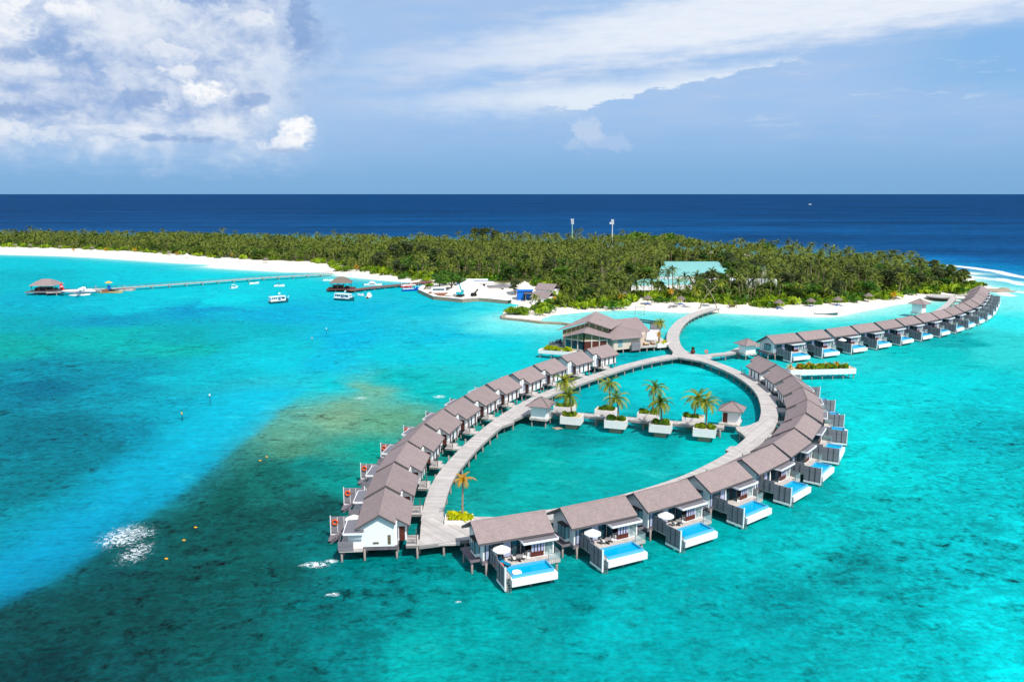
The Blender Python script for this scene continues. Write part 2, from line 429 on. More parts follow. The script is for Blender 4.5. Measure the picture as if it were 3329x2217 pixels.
BACK = np.array([(300, 505), (268, 585), (212, 655), (135, 745), (50, 790), (-40, 800), (-130, 800), (-230, 850), (-360, 890), (-520, 920)])
ISLE = np.vstack([SH, BACK])
# the line where the planting begins (inland edge of the sand)
GREEN_PX = [(-500, 768), (-200, 790), (0, 803), (100, 806), (250, 811), (400, 818), (550, 829), (700, 839), (800, 846), (900, 850), (1000, 853), (1060, 862), (1085, 878), (1120, 881), (1200, 883), (1230, 893), (1300, 906), (1356, 908), (1400, 912), (1430, 905),
            (1560, 922), (1600, 935), (1680, 940), (1700, 925), (1730, 935), (1760, 965), (1800, 985), (1720, 1000), (1660, 1016), (1645, 1022), (1700, 1026), (1750, 1022), (1790, 1013), (1840, 1003), (1885, 1003), (1920, 1001), (1965, 1001), (2000, 998), (2070, 995), (2075, 975), (2130, 983), (2200, 984), (2260, 986), (2330, 990), (2400, 992),
            (2450, 999), (2500, 1000), (2560, 992), (2640, 990), (2720, 988), (2790, 982), (2860, 974), (2920, 968), (2990, 960), (3050, 956), (3100, 953), (3150, 948), (3190, 941), (3215, 938), (3170, 922), (3120, 918), (3085, 905), (3080, 895)]
GREEN = np.vstack([world_xy(GREEN_PX, 1.5), np.array([(280, 505), (252, 575), (200, 640), (128, 730), (45, 774), (-45, 786), (-135, 785), (-235, 838), (-365, 880), (-520, 910)])])

# measured water colours: position in the photo (2354 px wide) -> colour of the lit seabed there
CTRL = """100 470 6 72 130;1200 480 5 70 135;2200 480 4 66 128;2330 560 2 66 120;100 515 8 78 140;1100 515 8 75 140;1700 530 20 84 150;2000 545 8 76 138;2250 585 0 96 150;2340 620 0 118 165;2345 600 0 100 150
50 600 0 178 188;300 605 0 186 194;560 622 0 196 200;50 640 0 160 170;300 640 0 180 190;500 640 0 196 202;700 645 0 190 196;860 652 0 178 190;150 660 0 170 178;420 665 0 186 196
50 690 0 158 176;300 700 0 180 192;500 690 0 200 206;650 720 0 156 186;450 712 0 138 172;250 735 0 138 164;800 720 0 166 190;1000 710 0 172 188;1090 725 30 200 204;1160 745 90 215 212;1200 725 60 208 210;980 660 0 176 186
50 750 0 150 158;50 790 0 150 142;250 780 0 162 156;420 775 0 150 154;560 765 0 160 168;600 800 0 176 184;800 780 0 166 194;1000 770 0 172 192;1150 790 0 190 198;400 800 0 160 150
100 850 0 122 138;100 890 0 100 122;300 870 0 132 150;480 850 0 166 178;620 835 0 186 198;760 840 0 172 194;900 820 0 184 194;1050 820 0 190 192;1180 820 0 190 192
100 1000 0 100 118;300 1000 0 122 142;400 940 0 148 165;760 885 0 184 188;850 900 96 164 140;950 870 0 170 168;800 955 108 152 120;900 965 86 146 114;860 1040 0 150 130;720 1035 62 122 98;1000 900 0 172 166;700 1000 84 146 122
50 1120 0 106 118;200 1060 0 108 122;50 1200 0 128 140;330 1060 0 118 140;150 1160 0 116 126
650 1100 8 88 86;550 1150 5 72 74;700 1180 12 62 70;500 1250 5 68 74;600 1300 5 72 78;400 1350 5 62 72;200 1400 5 56 66;100 1450 5 56 68;300 1500 5 60 72;100 1550 0 46 60;500 1450 5 72 80;700 1400 0 92 98;250 1350 4 60 72;420 1260 5 66 74;560 1200 6 66 72;330 1420 4 56 66
740 1080 0 120 112;780 1120 0 128 118;720 1240 0 92 96;800 1300 0 106 108;900 1300 0 112 112;850 1380 0 118 118;800 1500 0 118 118;950 1500 0 158 152;1000 1350 0 128 126;1100 1420 0 150 146;1200 1500 0 138 136;640 1540 0 86 92
1300 1380 0 132 132;1500 1320 0 150 148;1400 1450 0 166 166;1600 1450 0 148 148;1500 1550 0 148 148;1700 1300 0 172 170;1800 1400 0 134 136;1900 1250 0 172 170;1950 1180 0 160 156;1800 1500 0 154 154;2000 1400 0 148 148;2100 1500 0 166 166;2200 1300 0 158 160;2300 1450 0 186 186;2340 1550 0 194 194;2100 1200 0 164 162;2250 1150 0 164 165;2000 1080 0 188 184;2050 1000 0 196 192;2150 1020 0 164 164;2300 1000 0 150 154;2000 900 0 194 192;2200 880 0 194 194;2300 900 0 178 180;2150 820 0 178 172;2300 800 40 196 192;2200 785 0 150 150;2320 740 40 214 212;2330 690 110 224 222;1850 1120 0 150 148;1660 1350 0 150 150;1980 1310 0 128 128
1200 1100 0 164 158;1400 1050 0 172 170;1300 1010 0 138 138;1500 1010 0 150 150;1600 1040 0 184 180;1400 1120 0 158 154;1550 880 0 196 194;1450 880 0 188 190;1400 910 0 164 168;1600 930 0 188 190;1700 940 0 146 152;1650 870 0 190 192;1250 1060 0 160 150;1140 1080 0 140 130;1500 850 0 188 190
1590 780 0 184 180;1700 740 60 206 200;1620 735 60 206 200;1900 725 120 226 220;1650 765 0 176 172;1800 745 20 196 194;1420 812 0 150 156;2050 715 110 222 212;2150 700 90 216 206;1480 735 90 212 208;1400 725 110 218 212;1300 735 120 220 212;1980 745 40 204 198;1850 765 30 194 186;2200 690 120 224 216"""
cp, cc = [], []
for tok in CTRL.replace('\n', ';').split(';'):
    q = [float(t) for t in tok.split()]
    cp.append(at(*d2s(q[:2]))[:2]); r_, g_, b_ = q[2:]; k_ = max(0, (110 - g_) / 60) if q[1] > 990 else 0; cc.append(lin(r_ * (1 - .5 * min(k_, 1)), g_ * (1 + .06 * min(k_, 1)), b_ * (1 - .14 * min(k_, 1))))
cp = np.array(cp); cc = np.array(cc)
LIT = 1.34                       # how bright a white level sheet renders in this sun and sky

def warp(P): r = np.hypot(P[:, 0], P[:, 1]); return np.stack([np.arctan2(P[:, 0], P[:, 1]) * 1.5, np.log(np.maximum(r, 1)) * .85], 1)
th = np.concatenate([np.linspace(-75, -36, 40)[:-1], np.linspace(-36, 36, 620), np.linspace(36, 75, 40)[1:]])
rr = np.concatenate([[12, 22, 34], np.geomspace(45, 1300, 560), np.geomspace(1300, 120000, 60)[1:]])
TH_, RR_ = np.meshgrid(np.radians(th), rr)
P = np.stack([(np.sin(TH_) * RR_).ravel(), (np.cos(TH_) * RR_).ravel()], 1)
jit = np.stack([vnoise(P, 14, 3, 4), vnoise(P, 14, 4, 4)], 1) - .5
rad = np.hypot(P[:, 0], P[:, 1])
Pw = P + jit * np.clip(rad * .09, 4, 40)[:, None]
wq, wc = warp(Pw), warp(cp)
num = np.zeros((len(P), 3)); den = np.zeros(len(P))
for k in range(len(cp)):
    w = 1 / ((np.square(wq - wc[k]).sum(1)) + 4e-5) ** 1.7
    num += w[:, None] * cc[k]; den += w
base = num / den[:, None]
base = base + (np.array(lin(8, 62, 108))[None] - base) * np.clip((rad - 1500) / 1500, 0, 1)[:, None]
# pale sand channel, deeper and bluer water over bare sand, with a crisp edge on the reef side
CH_R = [(715, 893), (700, 905), (686, 916), (603, 992), (495, 1070), (356, 1174), (217, 1278), (31, 1382), (-150, 1485)]
CH_L = [(-200, 1360), (0, 1255), (129, 1165), (304, 1062), (387, 988), (490, 915), (545, 895), (630, 888)]
chd = polygon_mask(P + jit * 5, world_xy([d2s(q) for q in CH_R + CH_L]))
right_edge = polygon_mask(P + jit * 3, world_xy([d2s(q) for q in CH_R] + [d2s((-900, 1500)), d2s((-900, 800)), d2s((600, 700))]))
sm = lambda a, b, x: (lambda t: t * t * (3 - 2 * t))(np.clip((x - a) / (b - a), 0, 1))
chm = .95 * sm(-8, 8, chd) * sm(-1.2, 2.0, right_edge)
far = sm(90, 200, rad)
chc = np.array(lin(0, 136, 176))[None] * (1 - far[:, None]) + np.array(lin(0, 184, 206))[None] * far[:, None]
base = base * (1 - chm[:, None]) + chc * chm[:, None]
# open ocean behind the island and the shallows round the shore
isl = polygon_mask(P, ISLE)                     # > 0 on land
shore = np.exp(-np.clip(-isl, 0, 400) / 7.0) * (rad < 900)
quay = np.zeros(len(P))
for a, b in ((at(1367, 950), 30), (at(1450, 976), 30), (at(1540, 979), 30), (at(1650, 986), 30)):
    quay = np.maximum(quay, np.exp(-np.hypot(P[:, 0] - a[0], P[:, 1] - a[1]) / b))
shore = shore * (1 - np.clip(quay * 2.2, 0, 1))
sc_ = np.array(lin(190, 236, 224))[None]
base = base * (1 - .88 * shore[:, None]) + sc_ * .88 * shore[:, None]
# coral: how strongly the dark mottling shows
reef = np.clip(.75 - base[:, 1] * 1.15, .12, .7)
reef *= (1 - chm * .85) * (1 - shore) * (1 - sm(650, 900, rad))
near_right = sm(20, 60, P[:, 0]) * (1 - sm(140, 260, P[:, 1]))
reef = np.clip(reef + .26 * near_right, 0, .8)
reef *= 1 - .5 * (((P[:, 0] - 22) / 44) ** 2 + ((P[:, 1] - 170) / 62) ** 2 < 1)
# foam: a burst on the channel edge, broken crests by the nearest villas, the surf off the point
foam = np.zeros(len(P))
def blob(px, rx, ry, amp):
    c0 = at(*d2s(px)); q = P - np.array(c0[:2]); return amp * np.exp(-((q[:, 0] / rx) ** 2 + (q[:, 1] / ry) ** 2))
for px, rx, ry, amp in (((285, 1232), 4.6, 6.0, 1.0), ((312, 1270), 3.2, 5.5, .9), ((340, 1225), 2.6, 3.5, .8), ((725, 1298), 2.3, 1.2, 1.25), ((760, 1290), 1.6, .9, 1.1), ((765, 1366), 1.6, .7, 1.0), ((1055, 1383), .7, .5, .9), ((830, 915), 2.6, 3.5, .85), ((1010, 912), 2.4, 2.2, 1.0), ((700, 1300), 1.2, .6, 1.0)):
    foam = np.maximum(foam, blob(px, rx, ry, amp))
def streak(pxs, wid, amp):
    q = world_xy([d2s(p) for p in pxs]); d = np.full(len(P), 1e9)
    for a, b in zip(q[:-1], q[1:]):
        s_ = b - a; t = np.clip(((P - a) @ s_) / (s_ @ s_), 0, 1); e = P - (a + t[:, None] * s_); d = np.minimum(d, np.hypot(e[:, 0], e[:, 1]))
    return amp * np.exp(-(d / wid) ** 2)
for pxs, wid, amp in (([(2185, 611), (2225, 615), (2282, 623)], 5.5, 2.2), ([(2290, 624), (2330, 634), (2380, 642)], 4.5, 2.1), ([(2235, 650), (2275, 663), (2320, 680)], 4.2, 1.8), ([(2300, 641), (2350, 655)], 4.2, 1.7), ([(2315, 668), (2380, 676)], 4.2, 1.6), ([(2200, 632), (2260, 640), (2330, 648)], 9, 1.2)):
    foam = np.maximum(foam, streak([p for p in pxs], wid, amp))
chop = np.clip(sm(480, 620, rad) * (1 - 0), 0, 1) * (isl < 0)
ocean_zone = sm(0, 60, polygon_mask(P, np.vstack([SH[-2:], BACK, [(-3000, 1200)], [(-120000, 3000)], [(0, 1.3e5)], [(120000, 3000)], [(420, 430)]])))

om = sm(5, 170, polygon_mask(P, np.vstack([SH[-2:], BACK, [(-3000, 1200)], [(-120000, 3000)], [(0, 1.3e5)], [(120000, 3000)], [(520, 400)]])))
oc = np.array(lin(10, 74, 124))[None] + (np.array(lin(8, 62, 108)) - np.array(lin(10, 74, 124)))[None] * sm(900, 2500, rad)[:, None]
base = base * (1 - om[:, None]) + oc * om[:, None]
nr, ncol = len(rr), len(th)
idx = np.arange(nr * ncol).reshape(nr, ncol)
quads = np.stack([idx[:-1, :-1].ravel(), idx[:-1, 1:].ravel(), idx[1:, 1:].ravel(), idx[1:, :-1].ravel()], 1)
def grid_mesh(name, V, F, k=4):
    me = bpy.data.meshes.new(name)
    me.vertices.add(len(V)); me.vertices.foreach_set('co', np.ascontiguousarray(V, np.float32).ravel())
    me.loops.add(len(F) * k); me.loops.foreach_set('vertex_index', np.ascontiguousarray(F, np.int32).ravel())
    me.polygons.add(len(F)); me.polygons.foreach_set('loop_start', np.arange(0, len(F) * k, k, dtype=np.int32))
    me.update(calc_edges=True); return me
def attr(me, name, vals, typ='FLOAT'):
    a = me.attributes.new(name, 'FLOAT_COLOR' if typ == 'C' else 'FLOAT', 'POINT')
    if typ == 'C': a.data.foreach_set('color', np.hstack([vals, np.ones((len(vals), 1))]).astype(np.float32).ravel())
    else: a.data.foreach_set('value', vals.astype(np.float32))
deep = isl[quads].max(1) < 6                     # no water sheet under the middle of the island
me = grid_mesh('water', np.hstack([P, np.zeros((len(P), 1))]), quads[deep])
attr(me, 'seabed', np.clip(base / LIT, 0, .9), 'C'); attr(me, 'reef', reef); attr(me, 'foam', foam); attr(me, 'ocean', ocean_zone)
me.polygons.foreach_set('use_smooth', [True] * len(me.polygons))
mw = bpy.data.materials.new('lagoon_water'); mw.use_nodes = True; X.nt = mw.node_tree
b = mw.node_tree.nodes['Principled BSDF']
def A(name):
    n = X.nt.nodes.new('ShaderNodeAttribute'); n.attribute_name = name; return n
geo = X.nt.nodes.new('ShaderNodeNewGeometry'); pos = geo.outputs['Position']
a_reef, a_foam, a_oc = X(A('reef').outputs['Fac']), X(A('foam').outputs['Fac']), X(A('ocean').outputs['Fac'])
mp = X.nt.nodes.new('ShaderNodeMapping'); X.nt.links.new(pos, mp.inputs[0]); mp.inputs['Rotation'].default_value = (0, 0, .5); mp.inputs['Scale'].default_value = (1, 1.5, 1)
q = mp.outputs[0]
n1 = noise(q, .045, 6, .62, .6); n2 = noise(q, .16, 6, .62, .4); n3 = noise(pos, .6, 5, .6)
n4 = noise(pos, .27, 6, .68, .9); n5 = noise(pos, 1.3, 4, .6, .5)
pA = ramp(n2 * .5 + n4 * .5, .46, .56) * ramp(n1, .40, .58); pB = ramp(n4 * .6 + n3 * .4, .47, .58)
f = (1.0 - a_reef * (pA * 1.0 + pB * .55 - .80)) * (1.0 + ((n1 - .5) * 1.2 + (n2 - .5) * 2.0 + (n4 - .5) * 2.6 + (n3 - .5) * 2.0 + (n5 - .5) * 1.4) * (a_reef * 1.2 + .24))
# a little of the coral is brown-green rather than only darker
colr = mulc(A('seabed').outputs['Color'], vec(f, f, f))
sandy = ramp(noise(q, .09, 5, .6, .5), .58, .72) * ramp(a_reef, .55, .15) * (1 - a_oc)
colr = mixc(sandy * .22, colr, lin(60, 215, 208))
# open sea: long wind streaks and chop
mo = X.nt.nodes.new('ShaderNodeMapping'); X.nt.links.new(pos, mo.inputs[0]); mo.inputs['Rotation'].default_value = (0, 0, .15); mo.inputs['Scale'].default_value = (.25, 1, 1)
s1 = noise(mo.outputs[0], .006, 5, .6); s2 = noise(mo.outputs[0], .05, 6, .65)
s3 = noise(mo.outputs[0], .35, 4, .6); fo = (s1 - .5) * 1.6 + (s2 - .5) * 1.4 + (s3 - .5) * 1.8 + 1.06
colr = mixc(a_oc, colr, mulc(colr, vec(fo, fo, fo)))
fn = noise(pos, .75, 7, .7, 1.6); fn2 = noise(pos, 1.6, 5, .65, .8)
web = 1 - ramp(X.op('ABSOLUTE', fn - .5), .0, .12)
fm = ramp(web * 1.0 - (1.0 - a_foam) * 1.15 + (fn2 - .5) * 1.6, .42, .95) * ramp(a_foam, .05, .35) * .9
colr = mixc(fm, colr, (.80, .84, .86))
df = X.nt.nodes.new('ShaderNodeBsdfDiffuse'); X.nt.links.new(colr, df.inputs['Color'])
gl = X.nt.nodes.new('ShaderNodeBsdfGlossy'); gl.inputs['Roughness'].default_value = .22
fr = X.nt.nodes.new('ShaderNodeFresnel'); fr.inputs['IOR'].default_value = 1.33
mx = X.nt.nodes.new('ShaderNodeMixShader')
X.nt.links.new(X.op('MINIMUM', X(fr.outputs[0]) * .3, .03).s, mx.inputs[0])
X.nt.links.new(df.outputs[0], mx.inputs[1]); X.nt.links.new(gl.outputs[0], mx.inputs[2])
X.nt.links.new(mx.outputs[0], mw.node_tree.nodes['Material Output'].inputs['Surface']); mw.node_tree.nodes.remove(b)
mb_ = X.nt.nodes.new('ShaderNodeMapping'); X.nt.links.new(pos, mb_.inputs[0]); mb_.inputs['Rotation'].default_value = (0, 0, .3); mb_.inputs['Scale'].default_value = (.5, 1.2, 1)
wv1 = noise(mb_.outputs[0], .35, 4, .6); wv2 = noise(mb_.outputs[0], 1.6, 4, .6); wv3 = noise(mb_.outputs[0], .06, 4, .6)
bp = X.nt.nodes.new('ShaderNodeBump'); bp.inputs['Strength'].default_value = .55; bp.inputs['Distance'].default_value = 1.0
X.nt.links.new((wv1 * 1.9 + wv2 * .5 + wv3 * 2.2 * a_oc + wv3 * 1.2).s, bp.inputs['Height']); 
for n_ in (df, gl, fr): X.nt.links.new(bp.outputs[0], n_.inputs['Normal'])
me.materials.append(mw)
water = bpy.data.objects.new('water', me); COL.objects.link(water); tag(water, kind='structure')

# sand: a low rise inside the shoreline
keep = isl[quads].max(1) > -3.5
green = polygon_mask(P, GREEN)
zi = np.where(isl > 0, np.minimum(isl * .10, 1.5), isl * .25) + (vnoise(P, 6, 9, 3) - .5) * .25 * sm(3, 8, isl)
used = np.unique(quads[keep]); remap = -np.ones(len(P), int); remap[used] = np.arange(len(used))
me = grid_mesh('beach', np.hstack([P, zi[:, None]])[used], remap[quads[keep]])
attr(me, 'under', sm(4, 14, green[used] + (vnoise(P[used], 8, 21, 3) - .5) * 10)); attr(me, 'wet', 1 - sm(.3, 3.0, isl[used]))
me.polygons.foreach_set('use_smooth', [True] * len(me.polygons))
ms = bpy.data.materials.new('coral_sand'); ms.use_nodes = True; X.nt = ms.node_tree
b = ms.node_tree.nodes['Principled BSDF']; b.inputs['Roughness'].default_value = .9; b.inputs['Specular IOR Level'].default_value = .1
geo = X.nt.nodes.new('ShaderNodeNewGeometry'); pos = geo.outputs['Position']
n = noise(pos, .25, 6, .65); n2 = noise(pos, .08, 5, .6); f = (n - .5) * .22 + 1.0
sand = mulc(lin(218, 210, 196), vec(f, f, f))
rack = ramp(n2 + (n - .5) * .5, .56, .68)
sand = mixc(rack * .35, sand, lin(214, 190, 158))
sand = mixc(X(A('wet').outputs['Fac']) * .35, sand, lin(214, 205, 180))
und = mixc(noise(pos, .3, 5, .6), lin(40, 58, 18), lin(92, 88, 50))
X.nt.links.new(mixc(X(A('under').outputs['Fac']), sand, und), b.inputs['Base Color'])
me.materials.append(ms)
beach = bpy.data.objects.new('beach', me); COL.objects.link(beach); tag(beach, kind='structure')

def inside(x, y, poly):
    return polygon_mask(np.array([[x, y]]), poly)[0]

# ------------------------------------------------------------------ boardwalks
def smooth_path(pts, n=8):
    pts = [Vector(p) for p in pts]; out = []
    for i in range(len(pts) - 1):
        p0, p1, p2, p3 = pts[max(i - 1, 0)], pts[i], pts[i + 1], pts[min(i + 2, len(pts) - 1)]
        for k in range(n):
            t = k / n
            out.append(.5 * ((2 * p1) + (p2 - p0) * t + (2 * p0 - 5 * p1 + 4 * p2 - p3) * t * t + (3 * p1 - p0 - 3 * p2 + p3) * t ** 3))
    out.append(pts[-1]); return out
def ribbon(mb_top, mb_side, path, width, z, t=.55):
    """a deck strip along a path: boards on top, a fascia down each edge"""
    L = 0; rows = []
    for i, p in enumerate(path):
        d = (path[min(i + 1, len(path) - 1)] - path[max(i - 1, 0)]); d.z = 0; d.normalize()
        nrm = Vector((-d.y, d.x, 0)); w = width(i / (len(path) - 1)) if callable(width) else width
        if i: L += (p - path[i - 1]).length
        rows.append((p + nrm * w / 2, p - nrm * w / 2, L, w))
    for i in range(len(rows) - 1):
        (a, b_, l0, w0), (c_, d_, l1, w1) = rows[i], rows[i + 1]
        q = [(a.x, a.y, z), (b_.x, b_.y, z), (d_.x, d_.y, z), (c_.x, c_.y, z)]
        mb_top.add(q, [(0, 1, 2, 3)], [(l0, w0), (l0, 0), (l1, 0), (l1, w1)])
        for s0, s1 in ((a, c_), (d_, b_)):
            mb_side.add([(s0.x, s0.y, z), (s1.x, s1.y, z), (s1.x, s1.y, z - t), (s0.x, s0.y, z - t)], [(0, 3, 2, 1), (0, 1, 2, 3)][:1], [(l0, 0), (l1, 0), (l1, t), (l0, t)])
        mb_side.add([(a.x, a.y, z - t), (b_.x, b_.y, z - t), (d_.x, d_.y, z - t), (c_.x, c_.y, z - t)], [(0, 3, 2, 1)], [(l0, 0), (l0, 3), (l1, 3), (l1, 0)])
    return rows
def deck_poly(mb_top, mb_side, pts, z, t=.55, ang=0.0):
    ca, sa = math.cos(ang), math.sin(ang); n = len(pts)
    mb_top.add([(p[0], p[1], z) for p in pts], [tuple(range(n))], [(p[0] * ca + p[1] * sa, -p[0] * sa + p[1] * ca) for p in pts])
    for i in range(n):
        a, b_ = pts[i], pts[(i + 1) % n]; l = math.hypot(b_[0] - a[0], b_[1] - a[1])
        mb_side.add([(a[0], a[1], z), (b_[0], b_[1], z), (b_[0], b_[1], z - t), (a[0], a[1], z - t)], [(0, 3, 2, 1)], [(0, 0), (l, 0), (l, t), (0, t)])
    mb_side.add([(p[0], p[1], z - t) for p in pts], [tuple(range(n))[::-1]], [(0, 0)] * n)
def ccw(pts):
    a = sum(pts[i][0] * pts[(i + 1) % len(pts)][1] - pts[(i + 1) % len(pts)][0] * pts[i][1] for i in range(len(pts)))
    return pts if a > 0 else pts[::-1]
_pile_me = {}
def pile(parent, x, y, z1, r=.16, m='pile', z0=-1.5):
    key = (round(z1, 2), r, m, z0)
    if key not in _pile_me:
        o = MB().tube([(0, 0, z0), (0, 0, z1)], r, 8).build('pile', M[m], None, True); _pile_me[key] = o.data
    else:
        o = bpy.data.objects.new('pile', _pile_me[key]); COL.objects.link(o)
    o.parent = parent; o.location = (x, y, 0); return o
def piles_along(parent, path, step, off, z, r=.16, limit=100):
    L = step * .5; acc = 0; k = 0
    for i in range(1, len(path)):
        seg = (path[i] - path[i - 1]).length
        while acc + seg >= L:
            p = path[i - 1].lerp(path[i], (L - acc) / seg); d = path[i] - path[i - 1]; d.z = 0; d.normalize(); nrm = Vector((-d.y, d.x, 0))
            for s_ in off:
                if k < limit: pile(parent, p.x + nrm.x * s_, p.y + nrm.y * s_, z, r); k += 1
            L += step
        acc += seg

DZ = 2.0
LEFT = [(-12.0, 112.3), (-12.2, 119.4), (-11.9, 127.0), (-11.2, 133), (-9.9, 139.5), (-8.4, 146), (-6.6, 152.5), (-4.3, 160), (-1.4, 168.3), (2.2, 177), (6.9, 186.2), (12.5, 194.9), (19.3, 204.4), (26.7, 213.9), (33.6, 222.3), (41.4, 230.0), (48.9, 235.6)]
RIGHT = [(48.9, 235.6), (52.6, 234.4), (55.6, 230.6), (58.2, 225.0), (60.6, 216), (62.0, 207), (62.3, 197), (61.4, 188), (59.6, 179.5), (57.2, 171), (53.6, 162), (49.3, 154), (43.7, 145.2), (38, 137.8), (30, 129.5), (21, 122.6), (11.5, 117.0), (1.5, 113.0), (-8, 110.0)]
lw = smooth_path([(*p, DZ) for p in LEFT]); rw = smooth_path([(*p, DZ) for p in RIGHT])
bt, bs = MB(), MB()
walk = thing('boardwalk', 'long pale boardwalk looping round the lagoon on dark piles', 'boardwalk')
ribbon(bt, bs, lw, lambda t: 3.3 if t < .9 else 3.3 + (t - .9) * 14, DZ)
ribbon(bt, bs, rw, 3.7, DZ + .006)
# flare where the bridge leaves the loop, and the three-way crossing
z7 = zm(2060, 1200, 4.71)
deck_poly(bt, bs, ccw([tuple(z7(x, y, DZ)[:2]) for x, y in ((1560, 884), (1680, 876), (1790, 850), (1900, 800), (1985, 745), (2110, 760), (2160, 820), (2050, 1000), (1880, 1190), (1700, 1290), (1560, 1380), (1520, 1330), (1660, 1250), (1715, 1185), (1740, 1110), (1722, 1055), (1680, 1005), (1630, 965), (1585, 938))]), DZ + .012, ang=-.6)
deck_poly(bt, bs, ccw([(46.6, 231.6), (49.0, 234.0), (54.8, 228.2), (58.0, 229.8), (60.0, 233.6), (59.4, 235.6), (56.6, 238), (54.5, 239.6), (51.2, 240.6), (49.0, 238.4)]), DZ + .018, ang=.3)
# landing behind the nearest villas, and the little lookout pockets
deck_poly(bt, bs, ccw([(-13.6, 112.9), (-12.9, 103.6), (-6.2, 105.6), (-2.4, 108.4), (-2.7, 113.6), (-10.0, 113.9)]), DZ + .024, ang=.7)
deck_poly(bt, bs, ccw([(-6.1, 157.0), (-4.6, 158.5), (-.6, 163.2), (.5, 164.6), (-.1, 167.0), (-2.4, 166.5), (-4.9, 161.0)]), DZ + .03, ang=.9)
deck_poly(bt, bs, ccw([tuple(z7(x, y, DZ)[:2]) for x, y in ((1480, 1180), (1405, 1240), (1560, 1292), (1640, 1262), (1720, 1180))]), DZ + .036, ang=.3)
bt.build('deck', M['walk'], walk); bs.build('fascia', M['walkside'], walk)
piles_along(walk, lw, 4.6, (1.35,), DZ - .3); piles_along(walk, lw, 4.6, (-1.35,), DZ - .3)
piles_along(walk, rw[:150], 4.6, (-1.4, 1.4), DZ - .3, limit=44)
for x, y in ((-13.2, 103.9), (-9.6, 104.8), (-6.6, 105.8), (.2, 165.4), (-1, 166.6), (41.2, 145), (46.5, 153), (47, 157.8), (43.4, 159.9)): pile(walk, x, y, DZ - .3)

arm = thing('boardwalk', 'curved boardwalk arm running from the crossing to the island beach', 'boardwalk')
bt, bs = MB(), MB()
ap = smooth_path([(52.2, 238.4, DZ), (52.0, 246, DZ), (52.9, 256, DZ), (55.6, 270.9, DZ), (60.1, 287.1, DZ), (66.3, 304.4, DZ), (72.9, 317.9, DZ), (79.6, 328.5, DZ), (87, 338, DZ)])
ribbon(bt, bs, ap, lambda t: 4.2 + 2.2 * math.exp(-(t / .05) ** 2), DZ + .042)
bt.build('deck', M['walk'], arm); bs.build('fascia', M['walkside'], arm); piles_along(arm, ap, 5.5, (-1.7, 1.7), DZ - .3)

bridge = thing('boardwalk', 'straight narrow footbridge lined with square palm planters across the lagoon', 'boardwalk')
bt, bs = MB(), MB()
bp_ = smooth_path([(1.4, 175.2, DZ), (8.3, 172.9, DZ), (20, 169.0, DZ), (32, 165.1, DZ), (44.5, 161.0, DZ)], 4)
ribbon(bt, bs, bp_, 2.3, DZ + .048)
deck_poly(bt, bs, ccw([(-1.4, 169.4), (.6, 172.4), (2.8, 175.2), (6.5, 174.6), (7.4, 172), (3.4, 170.6), (2.0, 168.6), (.2, 165.6)]), DZ + .054, ang=-.3)
bt.build('deck', M['walk'], bridge); bs.build('fascia', M['walkside'], bridge); piles_along(bridge, bp_, 5.2, (-.8, .8), DZ - .3)

farw = thing('boardwalk', 'boardwalk branch leading behind the far right row of villas', 'boardwalk')
bt, bs = MB(), MB()
FR = [(78.0, 240.3, 26.1), (89.4, 246.2, 28.0), (100.9, 252.5, 30.0), (112.0, 259.5, 31.8), (123.0, 266.5, 34.2), (133.6, 274.1, 36.0), (143.9, 281.5, 38.5), (153.5, 289.0, 41.8), (162.8, 297.6, 43.8), (172.0, 306.7, 46.4), (180.9, 316.3, 49.8), (189.3, 326.5, 52.6), (197.0, 337.3, 54.6), (204.2, 347.7, 55.9), (210.9, 357.8, 57.0), (217.6, 368.6, 58.2)]
fpath = [(56.6, 234.6), (62, 237.6), (67.5, 240.6)]
for x, y, a in FR[::2]:
    fpath.append((x + 4 * math.cos(R(a)) - 10.5 * math.sin(R(a)), y + 4 * math.sin(R(a)) + 10.5 * math.cos(R(a))))
fpath += [(210.5, 378), (207.5, 383.5), (203, 382)]
fp = smooth_path([(*p, DZ) for p in fpath], 6)
ribbon(bt, bs, fp, 2.6, DZ + .06)
q1 = at(3052, 963, DZ); deck_poly(bt, bs, [(q1.x + 5.5 * math.cos(t), q1.y + 5.5 * math.sin(t)) for t in np.linspace(0, 2 * math.pi, 20)[:-1]], DZ + .066)
bt.build('deck', M['walk'], farw); bs.build('fascia', M['walkside'], farw); piles_along(farw, fp, 6, (-1.0, 1.0), DZ - .3, limit=90)

